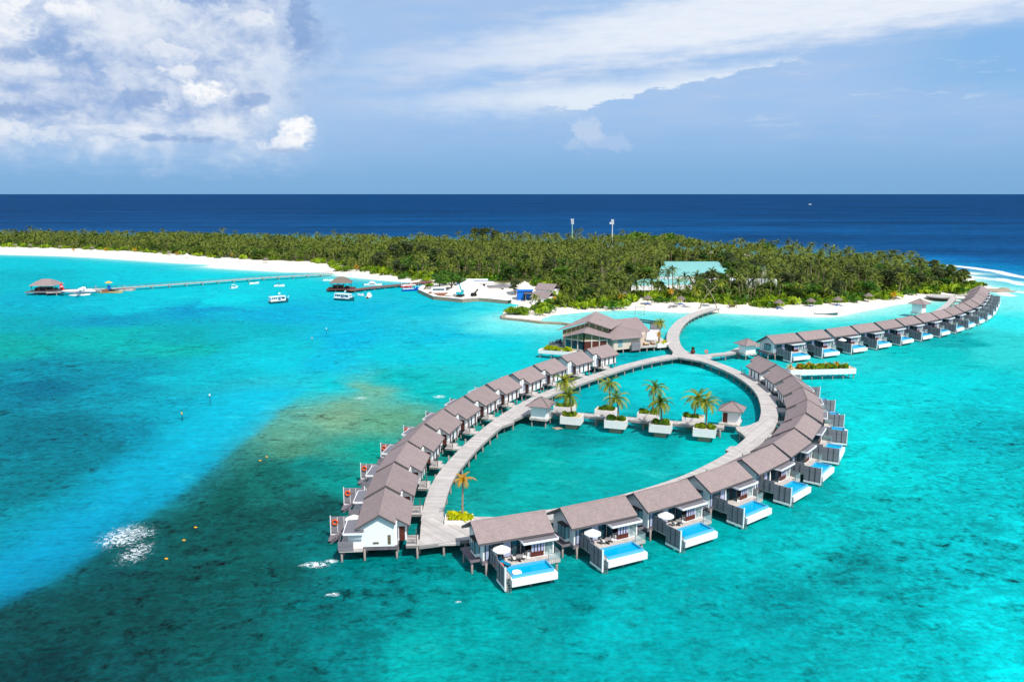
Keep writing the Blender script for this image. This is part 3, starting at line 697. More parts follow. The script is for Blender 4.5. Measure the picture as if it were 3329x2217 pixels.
# ------------------------------------------------------------------ overwater villas
RZ, RS = 6.9, .575
def roof_z(y): return RZ - RS * abs(y)
def villa(pool):
    t = thing('overwater_villa', 'prototype', 'villa')
    # roof: long slope to the sea, shorter one with a notched corner to the boardwalk
    mb = MB(); lo = MB()
    for (x0, x1, y0, y1) in ((0, 10.9, -3.3, 0), (0, 10.9, 0, 2.2), (0, 9.1, 2.2, 4.1)):
        z0, z1 = roof_z(y0), roof_z(y1)
        mb.slab([(x0, y0, z0), (x1, y0, z0), (x1, y1, z1), (x0, y1, z1)], .06)
        e = .035
        lo.slab([(x0 + e, y0 + (e if y0 < 0 else 0), z0 - .062), (x1 - e, y0 + (e if y0 < 0 else 0), z0 - .062), (x1 - e, y1 - (e if y1 > 2 else 0), z1 - .062), (x0 + e, y1 - (e if y1 > 2 else 0), z1 - .062)], .27)
    rf = mb.build('roof', M['roof'], t); lo.build('fascia', M['fascia'], rf)
    MB().prism_x([(-.16, RZ - .05), (0, RZ + .055), (.16, RZ - .05)], .0, 10.9).build('ridge_cap', M['roof'], rf)
    # walls
    def under(y): return roof_z(y) - .345
    mb = MB()
    mb.prism_x([(-2.2, DZ), (2.3, DZ), (2.3, under(2.3)), (0, under(0)), (-2.2, under(-2.2))], 1.0, 9.9)
    mb.prism_x([(2.3, DZ), (3.5, DZ), (3.5, under(3.5)), (2.3, under(2.3) - .01)], 1.0, 8.3)
    if not pool:
        mb.prism_x([(-4.4, DZ), (2.0, DZ), (2.0, under(2.0)), (0, under(0)), (-3.15, under(-3.15)), (-3.16, 4.28), (-4.4, 4.1)], 9.902, 10.3)
        mb.box(6.4, 9.9, -4.39, -2.203, DZ, 4.05)
    w = mb.build('wall', M['white'], t)
    MB().box(.85, 10.2, -2.35, 2.45, DZ - .55, DZ - .004).build('floor_beam', M['shelf'], t)
    # louvred openings in the far gable (two) and entrance side
    gx = 10.303 if not pool else 9.903
    for (y, z, wy, wz) in ((1.25, 3.0, .42, 1.35), (-.6, 2.55, .8, .26)):
        x0 = gx
        MB().box(x0, x0 + .05, y - wy / 2, y + wy / 2, z - wz / 2, z + wz / 2).build('louvre', M['brownl'], w)
    for (x, wx, m) in ((2.1, .75, 'brown'), (4.6, .55, 'frame'), (6.6, .6, 'brown')):
        f_ = MB().box(x - wx / 2, x + wx / 2, 3.502, 3.56, DZ + .12, DZ + 2.25).build('window', M['frame'], t)
        MB().box(x - wx / 2 + .07, x + wx / 2 - .07, 3.562, 3.58, DZ + .2, DZ + 2.15).build('pane', M['glass' if m == 'frame' else m], f_)
    d_ = MB().box(8.303, 8.36, 2.5, 3.3, DZ, DZ + 2.1).build('door', M['brown'], t); MB().box(8.36, 8.42, 3.12, 3.18, DZ + .95, DZ + 1.1).build('handle', M['metal'], d_)
    f_ = MB().box(8.4, 9.3, 2.303, 2.35, DZ + .4, DZ + 2.2).build('window', M['frame'], t); MB().box(8.48, 9.22, 2.352, 2.37, DZ + .5, DZ + 2.1).build('pane', M['curtain'], f_)
    # bay window and ledge on the left gable
    mb = MB()
    mb.box(.25, .33, -1.0, -.92, DZ + .55, 4.3); mb.box(.25, .33, .92, 1.0, DZ + .55, 4.3); mb.box(.92, 1.0, -1.0, -.94, DZ + .55, 4.3); mb.box(.92, 1.0, .94, 1.0, DZ + .55, 4.3); mb.box(.25, .33, -.92, .92, DZ + .55, DZ + .63); mb.box(.2, 1.0, -1.05, 1.05, 4.302, 4.42); mb.box(.25, .33, -.04, .04, DZ + .63, 4.3)
    f_ = mb.build('window', M['frame'], t)
    MB().box(.28, .31, -.92, .92, DZ + .635, 4.3).box(.335, .915, -.97, -.94, DZ + .555, 4.29).box(.335, .915, .94, .97, DZ + .555, 4.29).build('pane', M['bluegl'] if pool else M['glass'], f_)
    MB().box(.34, 1.0, -1.0, 1.0, DZ + .1, DZ + .548).build('window_seat', M['white'], f_)
    MB().box(-.55, .998, -1.6, 2.9, DZ - .32, DZ - .06).build('ledge', M['shelf'], t)
    # sea-side front: glazed doors left, bathroom pavilion right
    for k in range(4):
        x0 = 1.25 + k * 1.27
        f_ = MB().box(x0, x0 + .07, -2.28, -2.202, DZ, 4.6).box(x0 + 1.18, x0 + 1.25, -2.28, -2.202, DZ, 4.6).box(x0 + .07, x0 + 1.18, -2.28, -2.202, 4.5, 4.6).box(x0 + .07, x0 + 1.18, -2.28, -2.202, DZ, DZ + .07).build('glass_door', M['frame'], t)
        MB().box(x0 + .07, x0 + 1.18, -2.25, -2.21, DZ + .07, 4.5).build('pane', M['glass'] if k != 2 else M['curtain'], f_)
        if k in (0, 2): MB().box(x0 + .15, x0 + .55, -2.272, -2.252, DZ + .1, 4.45).build('curtain', M['curtain'], f_)
    if pool:
        MB().box(6.4, 10.7, -3.6, -2.204, DZ + .002, DZ + .05).build('bathroom_floor', M['trim'], t)
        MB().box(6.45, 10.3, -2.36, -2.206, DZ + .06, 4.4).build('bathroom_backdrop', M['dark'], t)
        MB().box(10.52, 10.7, -3.6, -3.42, DZ + .05, 4.44).build('post', M['trim'], t)
        MB().box(9.25, 9.33, -3.58, -3.5, DZ + .05, 4.44).build('post', M['trim'], t)
        MB().box(6.42, 6.5, -3.58, -3.5, DZ + .05, 4.44).build('post', M['frame'], t)
        MB().box(9.335, 10.515, -3.56, -3.53, DZ + .05, 4.4).build('glass_panel', M['clear'], t)
        MB().box(6.44, 6.47, -3.49, -2.4, DZ + .05, 4.4).build('glass_panel', M['glass'], t)
        mb = MB(); gl = MB()
        for k in range(4):
            x0 = 7.35 + k * .47
            mb.box(x0, x0 + .08, -3.58, -3.5, DZ + .05, 4.42); mb.box(x0 + .08, x0 + .43, -3.57, -3.51, DZ + .05, DZ + .75); mb.box(x0 + .08, x0 + .43, -3.57, -3.51, 4.3, 4.42)
            gl.box(x0 + .1, x0 + .41, -3.55, -3.53, DZ + .76, 4.29)
        f_ = mb.build('folding_door', M['brown'], t); gl.build('pane', M['curtain'], f_)
        MB().box(10.2, 10.5, -3.3, -2.4, DZ + .05, DZ + .55).build('bench', M['trim'], t)
    # canopy over the bathroom
    cz = 4.46 if pool else 4.36
    cy_ = -4.1 if pool else -4.9
    cn = MB().slab([(6.1, cy_, cz), (11.1, cy_, cz), (11.1, -2.15, cz + .2), (6.1, -2.15, cz + .2)], .05).build('canopy', M['standing'], t)
    MB().box(6.08, 11.12, cy_ - .1, cy_, cz - .26, cz + .02).box(11.1, 11.2, cy_, -2.15, cz - .24, cz + .04).box(6.0, 6.08, cy_, -2.15, cz - .24, cz + .04).build('fascia', M['trim'], cn)
    # terrace
    yo = -5.0 if pool else -5.6
    mb = MB().box(2.07 if pool else 1.1, 10.9, yo, -2.37, DZ - .45, DZ - .002)
    if pool: mb.box(9.1, 10.9, -5.35, -5.0, DZ - .45, DZ - .003)
    mb.build('terrace', M['plank'], t)
    sc = MB()
    for (ya, yb, z0, z1) in ((-2.25, -5.0, DZ - .45, DZ + 1.75), (-5.0, -7.9, .45, DZ + 1.35)):
        sc.box(1.95, 2.06, yb, ya, z0 + (.22 if ya < -4 else .25), z1)
    s_ = sc.build('screen', M['screenw'], t)
    MB().box(1.9, 2.12, -8.02, -7.9, .35, DZ + 1.5).build('end_post', M['trim'], s_); MB().box(1.9, 2.1, -7.898, -5.0, .35, .668).build('bottom_rail', M['trim'], s_)
    for y in (-3.3, -4.3, -6.0, -6.95):
        MB().box(2.063, 2.12, y - .04, y + .04, .7 if y < -5 else DZ, DZ + 1.33).build('post', M['trim'], s_)
        MB().box(1.9, 1.948, y - .035, y + .035, .7 if y < -5 else DZ - .2, DZ + 1.34).build('batten', M['frame'], s_)
    # railing of the right-hand balcony
    mb = MB(); gl = MB()
    yb = -5.32 if pool else -5.55
    for x in (9.15, 10.85): mb.box(x - .03, x + .03, yb - .03, yb + .03, DZ, DZ + 1.05)
    mb.box(10.82, 10.88, -3.8, -3.74, DZ, DZ + 1.05); mb.box(9.18, 10.82, yb - .025, yb + .025, DZ + 1.0, DZ + 1.05); mb.box(10.825, 10.875, yb + .03, -3.8, DZ + 1.0, DZ + 1.05)
    gl.box(10.84, 10.86, yb + .05, -3.82, DZ + .08, DZ + .98)
    if pool: gl.box(9.2, 10.8, yb - .01, yb + .01, DZ + .08, DZ + .98)
    rl = mb.build('railing', M['metal'], t); gl.build('glass_panel', M['clear'] if pool else M['screenw'], rl)
    # piles
    pts = [(1.4, -2.4), (4.4, -2.2), (7.6, -2.2), (10.3, -2.2), (1.4, 2.2), (4.4, 2.2), (7.6, 2.2), (9.8, 2.2), (-.2, -1.2), (-.2, 2.4), (2.2, 5.3), (8.6, 5.3)]
    pts += [(2.3, -5.2), (2.3, -7.6), (5.8, -7.2), (8.7, -7.2), (10.5, -5.0)] if pool else [(2.3, -5.4), (5.8, -5.3), (8.2, -5.3), (10.5, -5.3)]
    for x, y in pts: pile(t, x, y, DZ - .3 if not (pool and y < -6) else .9)
    if pool:
        px0, px1, py0, py1 = 3.0, 8.95, -7.65, -5.0
        mb = MB(); h = DZ + .1
        mb.box(px0, px1, py0, py0 + .16, .85, h).box(px0, px1, py1 - .02, py1 + .16, DZ - 1.2, h - .04).box(px0, px0 + .16, py0 + .16, py1 - .02, .85, h - .02).box(px1 - .16, px1, py0 + .16, py1 - .02, .85, h - .02)
        mb.box(px0 + .16, px1 - .16, py0 + .16, py1 - .02, .85, 1.0)
        pt = mb.build('pool', M['tile'], t)
        MB().box(px0 + .16, px1 - .16, py0 + .16, py1 - .02, 1.0, DZ - .26).build('pool_water', M['poolw'], pt)
        MB().box(px0 - .12, px1 + .34, py0 - .42, py0 - .003, .72, DZ - .36).box(px1 + .003, px1 + .34, py0 - .003, py1, .72, DZ - .37).box(px0 - .12, px0 - .003, py0 - .003, py1, .72, DZ - .1).box(px0, px1, py0, py1, .70, .845).build('overflow_wall', M['white'], pt)
        mb = MB()
        for x in (2.35, 2.75): mb.bar((x, -7.6, DZ + .55), (x, -8.3, -.6), .05)
        for k in range(7): z = 1.5 - k * .33; y = -7.6 - .7 * (DZ + .55 - z) / 3.15; mb.bar((2.35, y, z), (2.75, y, z), .05)
        mb.build('ladder', M['metal'], t)
        MB().box(2.15, 2.98, -7.5, -5.0, DZ - .32, DZ - .06).build('side_step', M['plank'], t)
    else:
        mb = MB()
        for k in range(6): mb.box(2.3, 4.0, -5.75 - k * .34 - .3, -5.75 - k * .34, DZ - .35 - k * .26, DZ - .27 - k * .26)
        mb.bar((2.25, -5.6, DZ - .3), (2.25, -7.8, DZ - 2.0), .08, .25); mb.bar((4.05, -5.6, DZ - .3), (4.05, -7.8, DZ - 2.0), .08, .25)
        mb.box(2.1, 4.2, -8.1, -7.5, .42, .55)
        mb.build('stairs', M['shelf'], t)
        MB().box(9.6, 10.84, -5.72, -5.64, DZ - .05, DZ + 1.0).box(10.905, 10.98, -5.72, -3.62, DZ - .2, DZ + 1.05).build('fence', M['screenw'], t)
    # entrance porch and gangway to the boardwalk
    MB().box(6.4, 10.2, 3.51, 5.1, DZ - .42, DZ - .05).build('porch', M['plank'], t)
    MB().box(8.0, 9.8, 0, 1, DZ - .4, DZ - .07).build('gangway', M['plank'], t).location = (0, 5.103, 0)
    for x in (9.75,): MB().box(x - .06, x + .06, 4.9, 5.02, DZ - .05, 4.3).build('post', M['fascia'], t)
    mb = MB()
    for k in range(5): mb.box(9.78, 9.84, 3.7, 4.88, DZ + .3 + k * .22, DZ + .38 + k * .22)
    mb.build('porch_rail', M['fascia'], t)
    return t
M['brownl'] = planks('louvre_slats', lin(112, 104, 78), axis='z', coord='Object', width=.09, gap=.5)
V = [(-5.6, 100.6, 21.2), (6.7, 105.3, 26.8), (17.8, 110.9, 32.5), (28.4, 118.3, 38.9), (38.0, 126.1, 45.5), (46.0, 134.6, 52.0), (53.1, 144.3, 60.4), (59.1, 154.7, 68.7), (63.2, 165.4, 75.4), (66.2, 176.7, 82.5), (67.8, 188.7, 89), (68.1, 201.1, 97)]
_LN = [(-18.2, 102.8), (-19.0, 114.0), (-19.2, 125.2), (-18.4, 136.1), (-16.5, 147.1), (-13.7, 157.5), (-10.2, 168.5), (-5.8, 179.2), (0, 189.9), (5.7, 200.1), (13.2, 211.1), (21.1, 221.1)]
_LA = [94.0, 91.5, 86.5, 81.0, 75.6, 72.2, 67.5, 62.3, 59.6, 55.6, 51.0, 46.5]
proto = villa(True); proto_l = villa(False)
def place(p, first, x, y, a, lab, grp, sc=1.0):
    o = p if first else copy_tree(p)
    o.location = (x, y, 0); o.rotation_euler = (0, 0, R(a)); o.scale = (sc,) * 3
    o['label'] = lab; o['group'] = grp
    # the gangway reaches just to the boardwalk edge
    aa = R(a); q = np.array([x + sc * (8.9 * math.cos(aa) - 5.1 * math.sin(aa)), y + sc * (8.9 * math.sin(aa) + 5.1 * math.cos(aa))])
    dmin = min(np.hypot(path[:, 0] - q[0], path[:, 1] - q[1]).min() for path in PATHS) - 1.75
    for ch in o.children:
        if ch.name.startswith('gangway'): ch.scale = (1, max(.25, min(dmin / sc, 7)), 1)
    return o
PATHS = [np.array([(p.x, p.y) for p in pth]) for pth in (lw, rw, fp)]
VX = {0: 'terrace with open umbrella and white pool float', 1: 'open umbrella over round-table seating', 2: 'open umbrella above lime cushions'}
villas_right = []
for i, (x, y, a) in enumerate(V):
    lab = f'grey-roofed pool villa, {ORD[i]} from the timber landing along the arc right of the lagoon'
    villas_right.append(place(proto, i == 0, x, y, a, lab, 'pool villas of the lagoon arc'))
villas_far = []
for i, (x, y, a) in enumerate(FR):
    lab = f'grey-roofed pool villa, {ORD[i]} from the lagoon crossing in the far right row'
    villas_far.append(place(proto, False, x, y, a, lab, 'pool villas of the far row', 1.06))
villas_left = []
for i, ((x, y), a) in enumerate(zip(_LN, _LA)):
    # the ridge end nearest the camera is this villa's right end as seen from the sea
    aa = R(a + 180); x0, y0 = x - 10.9 * .93 * math.cos(aa), y - 10.9 * .93 * math.sin(aa)
    lab = f'white villa with notched grey roof, {ORD[i]} from the timber landing in the left row'
    villas_left.append(place(proto_l, i == 0, x0, y0, a + 180, lab, 'villas of the left row')); villas_left[-1].scale.x = .93

# ------------------------------------------------------------------ palms and other plants
def frond_tris(base, az, el, length, droop, width, n, r, twist=0.0):
    """one palm leaf as leaflet triangles along a drooping rib: (tris as (k,3,3) array)"""
    tr = []; p = np.array(base, float); e = el; step = length / n; pts = [p.copy()]; dirs = []
    for i in range(n):
        d = np.array([math.cos(e) * math.cos(az), math.cos(e) * math.sin(az), math.sin(e)]); dirs.append(d)
        p = p + d * step; pts.append(p.copy()); e -= droop / n * (1 + i / n)
    side0 = np.array([-math.sin(az + twist), math.cos(az + twist), 0])
    for i in range(n):
        d = dirs[i]; t = (i + .5) / n
        w = width * (math.sin(math.pi * min(1, t * .85 + .17)) ** .7)
        for s_ in (-1, 1):
            tip = pts[i] + d * step * (1.5 + .5 * r.random()) + side0 * s_ * w - np.array([0, 0, w * (.35 + .4 * r.random())])
            tr.append((pts[i], pts[i + 1], tip) if s_ > 0 else (pts[i + 1], pts[i], tip))
    # rib
    q = side0 * .05
    for i in range(n): tr.append((pts[i] - q, pts[i] + q, pts[i + 1]))
    return tr
def crown_tris(seed, nf, length, n, width=.5, wind=0.0):
    r = np.random.default_rng(seed); tr = []
    for k in range(nf):
        az = 2 * math.pi * (k * .381966 + r.random() * .08); t = k / nf
        el = math.radians(78 - 105 * t + r.normal() * 8); l = length * (.78 + .3 * r.random()) * (.8 + .35 * math.sin(math.pi * (t * .8 + .2)))
        if wind: az = az + wind * math.sin(math.pi - az) * .45
        tr += frond_tris((0, 0, 0), az, el, l, math.radians(62 + 38 * r.random()), width * (.85 + .3 * r.random()), n, r)
    FR_T[seed] = np.repeat(np.clip(r.normal(.5, .22, nf) + np.linspace(-.12, .3, nf), 0, 1.3), len(tr) // nf)
    return np.array(tr)
FR_T = {}
def tri_mesh(name, T, mats, matidx=None, tint=None):
    me = grid_mesh(name, T.reshape(-1, 3), np.arange(len(T) * 3).reshape(-1, 3), 3)
    for m in (mats if isinstance(mats, list) else [mats]): me.materials.append(m)
    if matidx is not None: me.polygons.foreach_set('material_index', matidx.astype(np.int32))
    if tint is not None: attr(me, 'tint', np.repeat(tint, 3))
    else: attr(me, 'tint', np.full(len(T) * 3, .5))
    me.update(); return me
def trunk_mb(h, lean, r0=.19, curve=.0, az=0.0):
    pts = []
    for i in range(7):
        t = i / 6; o = lean * t ** 1.6 + curve * math.sin(math.pi * t)
        pts.append((o * math.cos(az), o * math.sin(az), h * t))
    return MB().tube(pts, [r0 * (1.5 if i == 0 else 1.12 - .35 * i / 6) for i in range(7)], 8), pts[-1]
def mesh_obj(name, me, parent=None):
    o = bpy.data.objects.new(name, me); COL.objects.link(o)
    if parent: o.parent = parent
    return o
NEARC = [tri_mesh('crown', crown_tris(100 + k, 24, 3.7, 14, .6, .5), M['frond'], None, FR_T[100 + k]) for k in range(4)]
GOLDC = [tri_mesh('crown', crown_tris(140 + k, 15, 2.3, 10, .5, .4), M['goldfrond']) for k in range(2)]
MIDC = [tri_mesh('crown', crown_tris(180 + k, 15, 4.3, 7, .62), M['forestfrond'], None, FR_T[180 + k]) for k in range(6)]
def palm(name, label, loc, h, lean=0.0, az=0.0, crown=None, sc=1.0, group=None, cat='palm', curve=0.0, rz=0.0, r0=.17):
    t = thing(name, label, cat, loc, 0, group)
    mb, top = trunk_mb(h, lean, r0, curve, az); mb.build('trunk', M['trunk'], t, True)
    c = mesh_obj('crown', crown, t); c.location = top; c.rotation_euler = (0, 0, rz); c.scale = (sc,) * 3
    return t
def leaf_ball(seed, n, size, lobes, flat=.8):
    """leaf triangles through a set of lumps; lobes = (x,y,z,r)"""
    r = np.random.default_rng(seed); tr = []; tint = []
    vol = np.array([l[3] ** 2 for l in lobes]); vol = vol / vol.sum()
    for li, (x, y, z, rad) in enumerate(lobes):
        m = max(6, int(n * vol[li])); tn = r.random()
        d = r.normal(size=(m, 3)); d /= np.linalg.norm(d, axis=1)[:, None]; d[:, 2] = np.abs(d[:, 2]) * 1.0 - .25
        rr_ = rad * (.62 + .42 * r.random(m)); c0 = np.array([x, y, z]) + d * rr_[:, None] * np.array([1, 1, flat])
        for p, dd in zip(c0, d):
            a = r.normal(size=3); a -= dd * (a @ dd) * .6; a /= np.linalg.norm(a); b_ = np.cross(dd + r.normal(size=3) * .5, a); b_ /= max(np.linalg.norm(b_), 1e-6)
            s_ = size * (.6 + .8 * r.random())
            tr.append((p - a * s_ * .5, p + a * s_ * .5, p + b_ * s_)); tr.append((p + a * s_ * .4 - b_ * s_ * .15, p - a * s_ * .4 - b_ * s_ * .15, p - b_ * s_ * .9)); tint += [tn * .6 + r.random() * .4] * 2
    return np.array(tr), np.array(tint)
def lumps(seed, nl, w, h, r0):
    r = np.random.default_rng(seed)
    return [(r.uniform(-w, w), r.uniform(-w, w) * .8, h * (.35 + .65 * r.random()), r0 * (.7 + .6 * r.random())) for _ in range(nl)]
def box_lumps(seed, nl, x0, x1, y0, y1, h, r0):
    r = np.random.default_rng(seed)
    return [(r.uniform(x0, x1), r.uniform(y0, y1), h * (.2 + .6 * r.random()), r0 * (.7 + .6 * r.random())) for _ in range(nl)]
SHRUBM = []
for k in range(4):
    T, ti = leaf_ball(300 + k, 900, .42, lumps(300 + k, 9, 1.7, 1.7, 1.15)); SHRUBM.append(tri_mesh('foliage', T, M['shrubleaf'], None, ti))
TREEM = []
for k, (mn, nl, w, h, r0, sz) in enumerate((('greenleaf', 14, 2.9, 5.5, 1.7, .6), ('darkleaf', 15, 2.6, 6.5, 1.6, .6), ('casuarina', 16, 2.2, 7.5, 1.5, .5), ('greenleaf', 18, 4.6, 5.0, 2.0, .7))):
    T, ti = leaf_ball(330 + k, 1300, sz, [(x, y, z + 1.8, r_) for x, y, z, r_ in lumps(330 + k, nl, w, h, r0)]); TREEM.append(tri_mesh('crown', T, M[mn], None, ti))
_tr = MB().tube([(0, 0, 0), (.1, 0, 1.5), (0, .1, 4.5)], [.3, .24, .12], 8)
for a in range(5): _tr.tube([(.05, 0, 1.6 + a * .4), (math.cos(a * 2.4) * 1.2, math.sin(a * 2.4) * 1.2, 3.2 + a * .5), (math.cos(a * 2.4) * 2, math.sin(a * 2.4) * 2, 4.6 + a * .5)], [.13, .09, .04], 6)
_o = _tr.build('trunk', M['bark'], None, True); TREETR = _o.data; bpy.data.objects.remove(_o)
_o = MB().tube([(0, 0, -.2), (0, 0, .9)], [.1, .05], 6).tube([(0, 0, .2), (.6, .3, 1.2)], [.06, .03], 6).tube([(0, 0, .2), (-.5, -.3, 1.2)], [.06, .03], 6).build('stems', M['bark'], None, True); STEMS = _o.data; bpy.data.objects.remove(_o)
# palm tree trunks of the grove share a few meshes
GTR = []
for k in range(5):
    mb, top = trunk_mb(1.0, .12, .02, .03, k * 1.3); _o = mb.build('trunk', M['trunk'], None, True); GTR.append((_o.data, top)); bpy.data.objects.remove(_o)

def to_px(p):
    x, y, z = p[0], p[1], p[2] - CAM_H; dep = y * _CP - z * _SP
    return 1664.5 + 2589.2 * x / dep, 1108.5 - 2589.2 * (y * _SP + z * _CP) / dep
# clearings where roofs, sand heaps and paths show between the trees (photo pixels of the ground)
CLEAR = [[(2046, 964), (2060, 930), (2092, 918), (2150, 920), (2160, 864), (2345, 860), (2372, 922), (2262, 962)], [(1560, 925), (1590, 985), (1790, 992), (1740, 915)], [(2365, 915), (2540, 925), (2540, 938), (2365, 930)], [(1400, 913), (1560, 925), (1560, 980), (1400, 960)]]
CLEARW = [world_xy(c_) for c_ in CLEAR]
gx = rng.uniform(-560, 320, 26000); gy = rng.uniform(280, 930, 26000); G = np.stack([gx, gy], 1)
gd = polygon_mask(G, GREEN); ok = (gd > 3.0)
for c_ in CLEARW: ok &= polygon_mask(G, c_) < 1.0
cand = G[ok]; cd_ = gd[ok]
sel = []; cell = {}
for i, (x, y) in enumerate(cand):
    k = (int(x // 5), int(y // 5)); md = 4.6 if y < 480 else 5.6
    if all((x - cand[j][0]) ** 2 + (y - cand[j][1]) ** 2 > md * md for a in (-1, 0, 1) for b_ in (-1, 0, 1) for j in cell.get((k[0] + a, k[1] + b_), [])) :
        cell.setdefault(k, []).append(i); sel.append(i)
PT = cand[sel]; PD = cd_[sel]
vis = np.abs(np.arctan2(PT[:, 0], PT[:, 1])) < R(40); PT, PD = PT[vis], PD[vis]
pn = vnoise(PT, 45, 41, 3); kind = np.where(PD < 6, 1, np.where((pn > .60) & (rng.random(len(PT)) < .55), 2, 0)); kind = np.where((kind == 0) & (rng.random(len(PT)) < .10), 2, kind)
hts = 3.5 + 8.0 * rng.random(len(PT)) ** .7 + 4.0 * (vnoise(PT, 30, 42, 3) - .5)
hts = np.clip(hts * np.clip(.45 + PD / 40, .45, 1.0), 2.4, 13) * np.where(PT[:, 0] < -180, .78, 1.0) * np.where((PT[:, 1] > 560) & (PT[:, 0] > -30), 1.15, 1.0)
hts = hts + np.where(rng.random(len(PT)) < .12, rng.uniform(1.5, 4.5, len(PT)), 0) * np.clip(PD / 25, 0, 1)
LOW = world_xy([(2010, 965), (2390, 960), (2400, 900), (2010, 900)])
hts = np.where(polygon_mask(PT, LOW) > 0, np.minimum(hts, 3.6), hts)
order = np.argsort(np.hypot(PT[:, 0], PT[:, 1]))
npalm = ntree = nshrub = 0; rest = []
TREE_L = [('broadleaf_tree', 'rounded bright green tree rising among the grove palms', 'broad green trees of the grove'), ('broadleaf_tree', 'dense dark green tree standing among the grove palms', 'dark trees of the grove'), ('casuarina_tree', 'feathery grey-green casuarina standing among the grove palms', 'casuarinas of the grove')]
for i in order:
    x, y = PT[i]; z = 1.0; h = hts[i]
    if kind[i] == 0 and npalm < 300:
        t = thing('coconut_palm', 'tall coconut palm crowded near the front of the island grove', 'palm', (x, y, z), rng.uniform(0, 6.28), 'coconut palms of the island grove')
        me_, top = GTR[i % 5]; o = mesh_obj('trunk', me_, t); o.scale = (h, h, h)
        c_ = mesh_obj('crown', MIDC[i % 6], t); c_.location = tuple(q * h for q in top); s_ = rng.uniform(.82, 1.15); c_.scale = (s_,) * 3; c_.rotation_euler = (rng.normal() * .12, rng.normal() * .12, 0); npalm += 1
    elif kind[i] == 2 and ntree < 110:
        k = int(rng.integers(0, 3)); nm, lb, gp = TREE_L[k]
        t = thing(nm, lb, 'tree', (x, y, z - .4), rng.uniform(0, 6.28), gp); s_ = rng.uniform(.85, 1.25); t.scale = (s_, s_, s_ * rng.uniform(.85, 1.1))
        mesh_obj('trunk', TREETR, t); mesh_obj('crown', TREEM[k], t); ntree += 1
    elif kind[i] == 1 and nshrub < 150:
        t = thing('beach_shrub', 'low bright green shrub at the inland edge of the sand', 'shrub', (x, y, z - .2), rng.uniform(0, 6.28), 'shrubs along the top of the beach'); s_ = rng.uniform(.8, 1.5); t.scale = (s_, s_, s_ * rng.uniform(.8, 1.3))
        mesh_obj('stems', STEMS, t); mesh_obj('foliage', SHRUBM[i % 4], t); nshrub += 1
    else: rest.append(i)
# the rest of the wood reads as one mass
def scatter(temps, pts, sc, rz, zs, seeds=None):
    out = []; ids = rng.integers(0, len(temps), len(pts))
    for k, T in enumerate(temps):
        w = np.where(ids == k)[0]
        if not len(w): continue
        c_, s_ = np.cos(rz[w]), np.sin(rz[w]); q = T[None] * sc[w][:, None, None, None]
        x = q[..., 0] * c_[:, None, None] - q[..., 1] * s_[:, None, None] + pts[w][:, 0][:, None, None]
        y = q[..., 0] * s_[:, None, None] + q[..., 1] * c_[:, None, None] + pts[w][:, 1][:, None, None]
        z = q[..., 2] + zs[w][:, None, None]
        out.append((np.stack([x, y, z], -1).reshape(-1, 3, 3), np.repeat(rng.random(len(w)), len(T)) if seeds is None else (np.repeat(rng.random(len(w)), len(T)) * .45 + np.tile(FR_T[seeds[k]], len(w)) * .6)))
    return np.concatenate([o[0] for o in out]), np.concatenate([o[1] for o in out])
rest = np.array(rest); rk = kind[rest]
pi_ = rest[rk == 0]; oi_ = rest[rk != 0]
TC = [crown_tris(400 + k, 14, 4.5, 5, .8) for k in range(6)]
T1, t1 = scatter(TC, PT[pi_], rng.uniform(.85, 1.2, len(pi_)), rng.uniform(0, 6.28, len(pi_)), 1.0 + hts[pi_], [400 + k for k in range(6)])
# trunks of the mass: slim three-sided posts
tk = []
for (x, y), h in zip(PT[pi_], hts[pi_]):
    a = [np.array([x + .11 * math.cos(q), y + .11 * math.sin(q), .4]) for q in (0, 2.1, 4.2)]; b_ = [p + np.array([0, 0, h + .5]) for p in a]
    for k in range(3): tk += [(a[k], a[(k + 1) % 3], b_[k]), (a[(k + 1) % 3], b_[(k + 1) % 3], b_[k])]
tk = np.array(tk)
Tg = [leaf_ball(450 + k, 170, .95, [(x, y, z + 1.4, r_) for x, y, z, r_ in lumps(450 + k, 9, 2.6, 5.2, 1.7)])[0] for k in range(4)]
T2, t2 = scatter(Tg, PT[oi_], rng.uniform(.8, 1.25, len(oi_)), rng.uniform(0, 6.28, len(oi_)), np.full(len(oi_), .6))
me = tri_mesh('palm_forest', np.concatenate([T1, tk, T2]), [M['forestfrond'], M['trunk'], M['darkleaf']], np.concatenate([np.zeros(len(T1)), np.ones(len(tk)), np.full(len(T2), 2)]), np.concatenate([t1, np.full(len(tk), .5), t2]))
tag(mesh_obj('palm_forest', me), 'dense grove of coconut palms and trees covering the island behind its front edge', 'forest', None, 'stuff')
# undergrowth between the trunks
U = G[(gd > 1.0)]; 
for c_ in CLEARW: U = U[polygon_mask(U, c_) < .5]
U = U[np.abs(np.arctan2(U[:, 0], U[:, 1])) < R(38)]
U = U[rng.random(len(U)) < np.clip(.8 - (U[:, 1] - 300) / 500, .18, .8)]
Tu = [leaf_ball(480 + k, 46, .8, lumps(480 + k, 5, 1.6, 1.6, 1.1))[0] for k in range(4)]
T3, t3 = scatter(Tu, U, rng.uniform(1.0, 2.1, len(U)), rng.uniform(0, 6.28, len(U)), np.full(len(U), .5))
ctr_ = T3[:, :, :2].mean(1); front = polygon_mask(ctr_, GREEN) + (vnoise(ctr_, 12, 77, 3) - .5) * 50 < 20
tag(mesh_obj('undergrowth', tri_mesh('undergrowth', T3, [M['shrubleaf'], M['darkleaf']], np.where(front, 0, 1), t3)), 'green undergrowth filling the ground under the island trees', 'undergrowth', None, 'stuff')

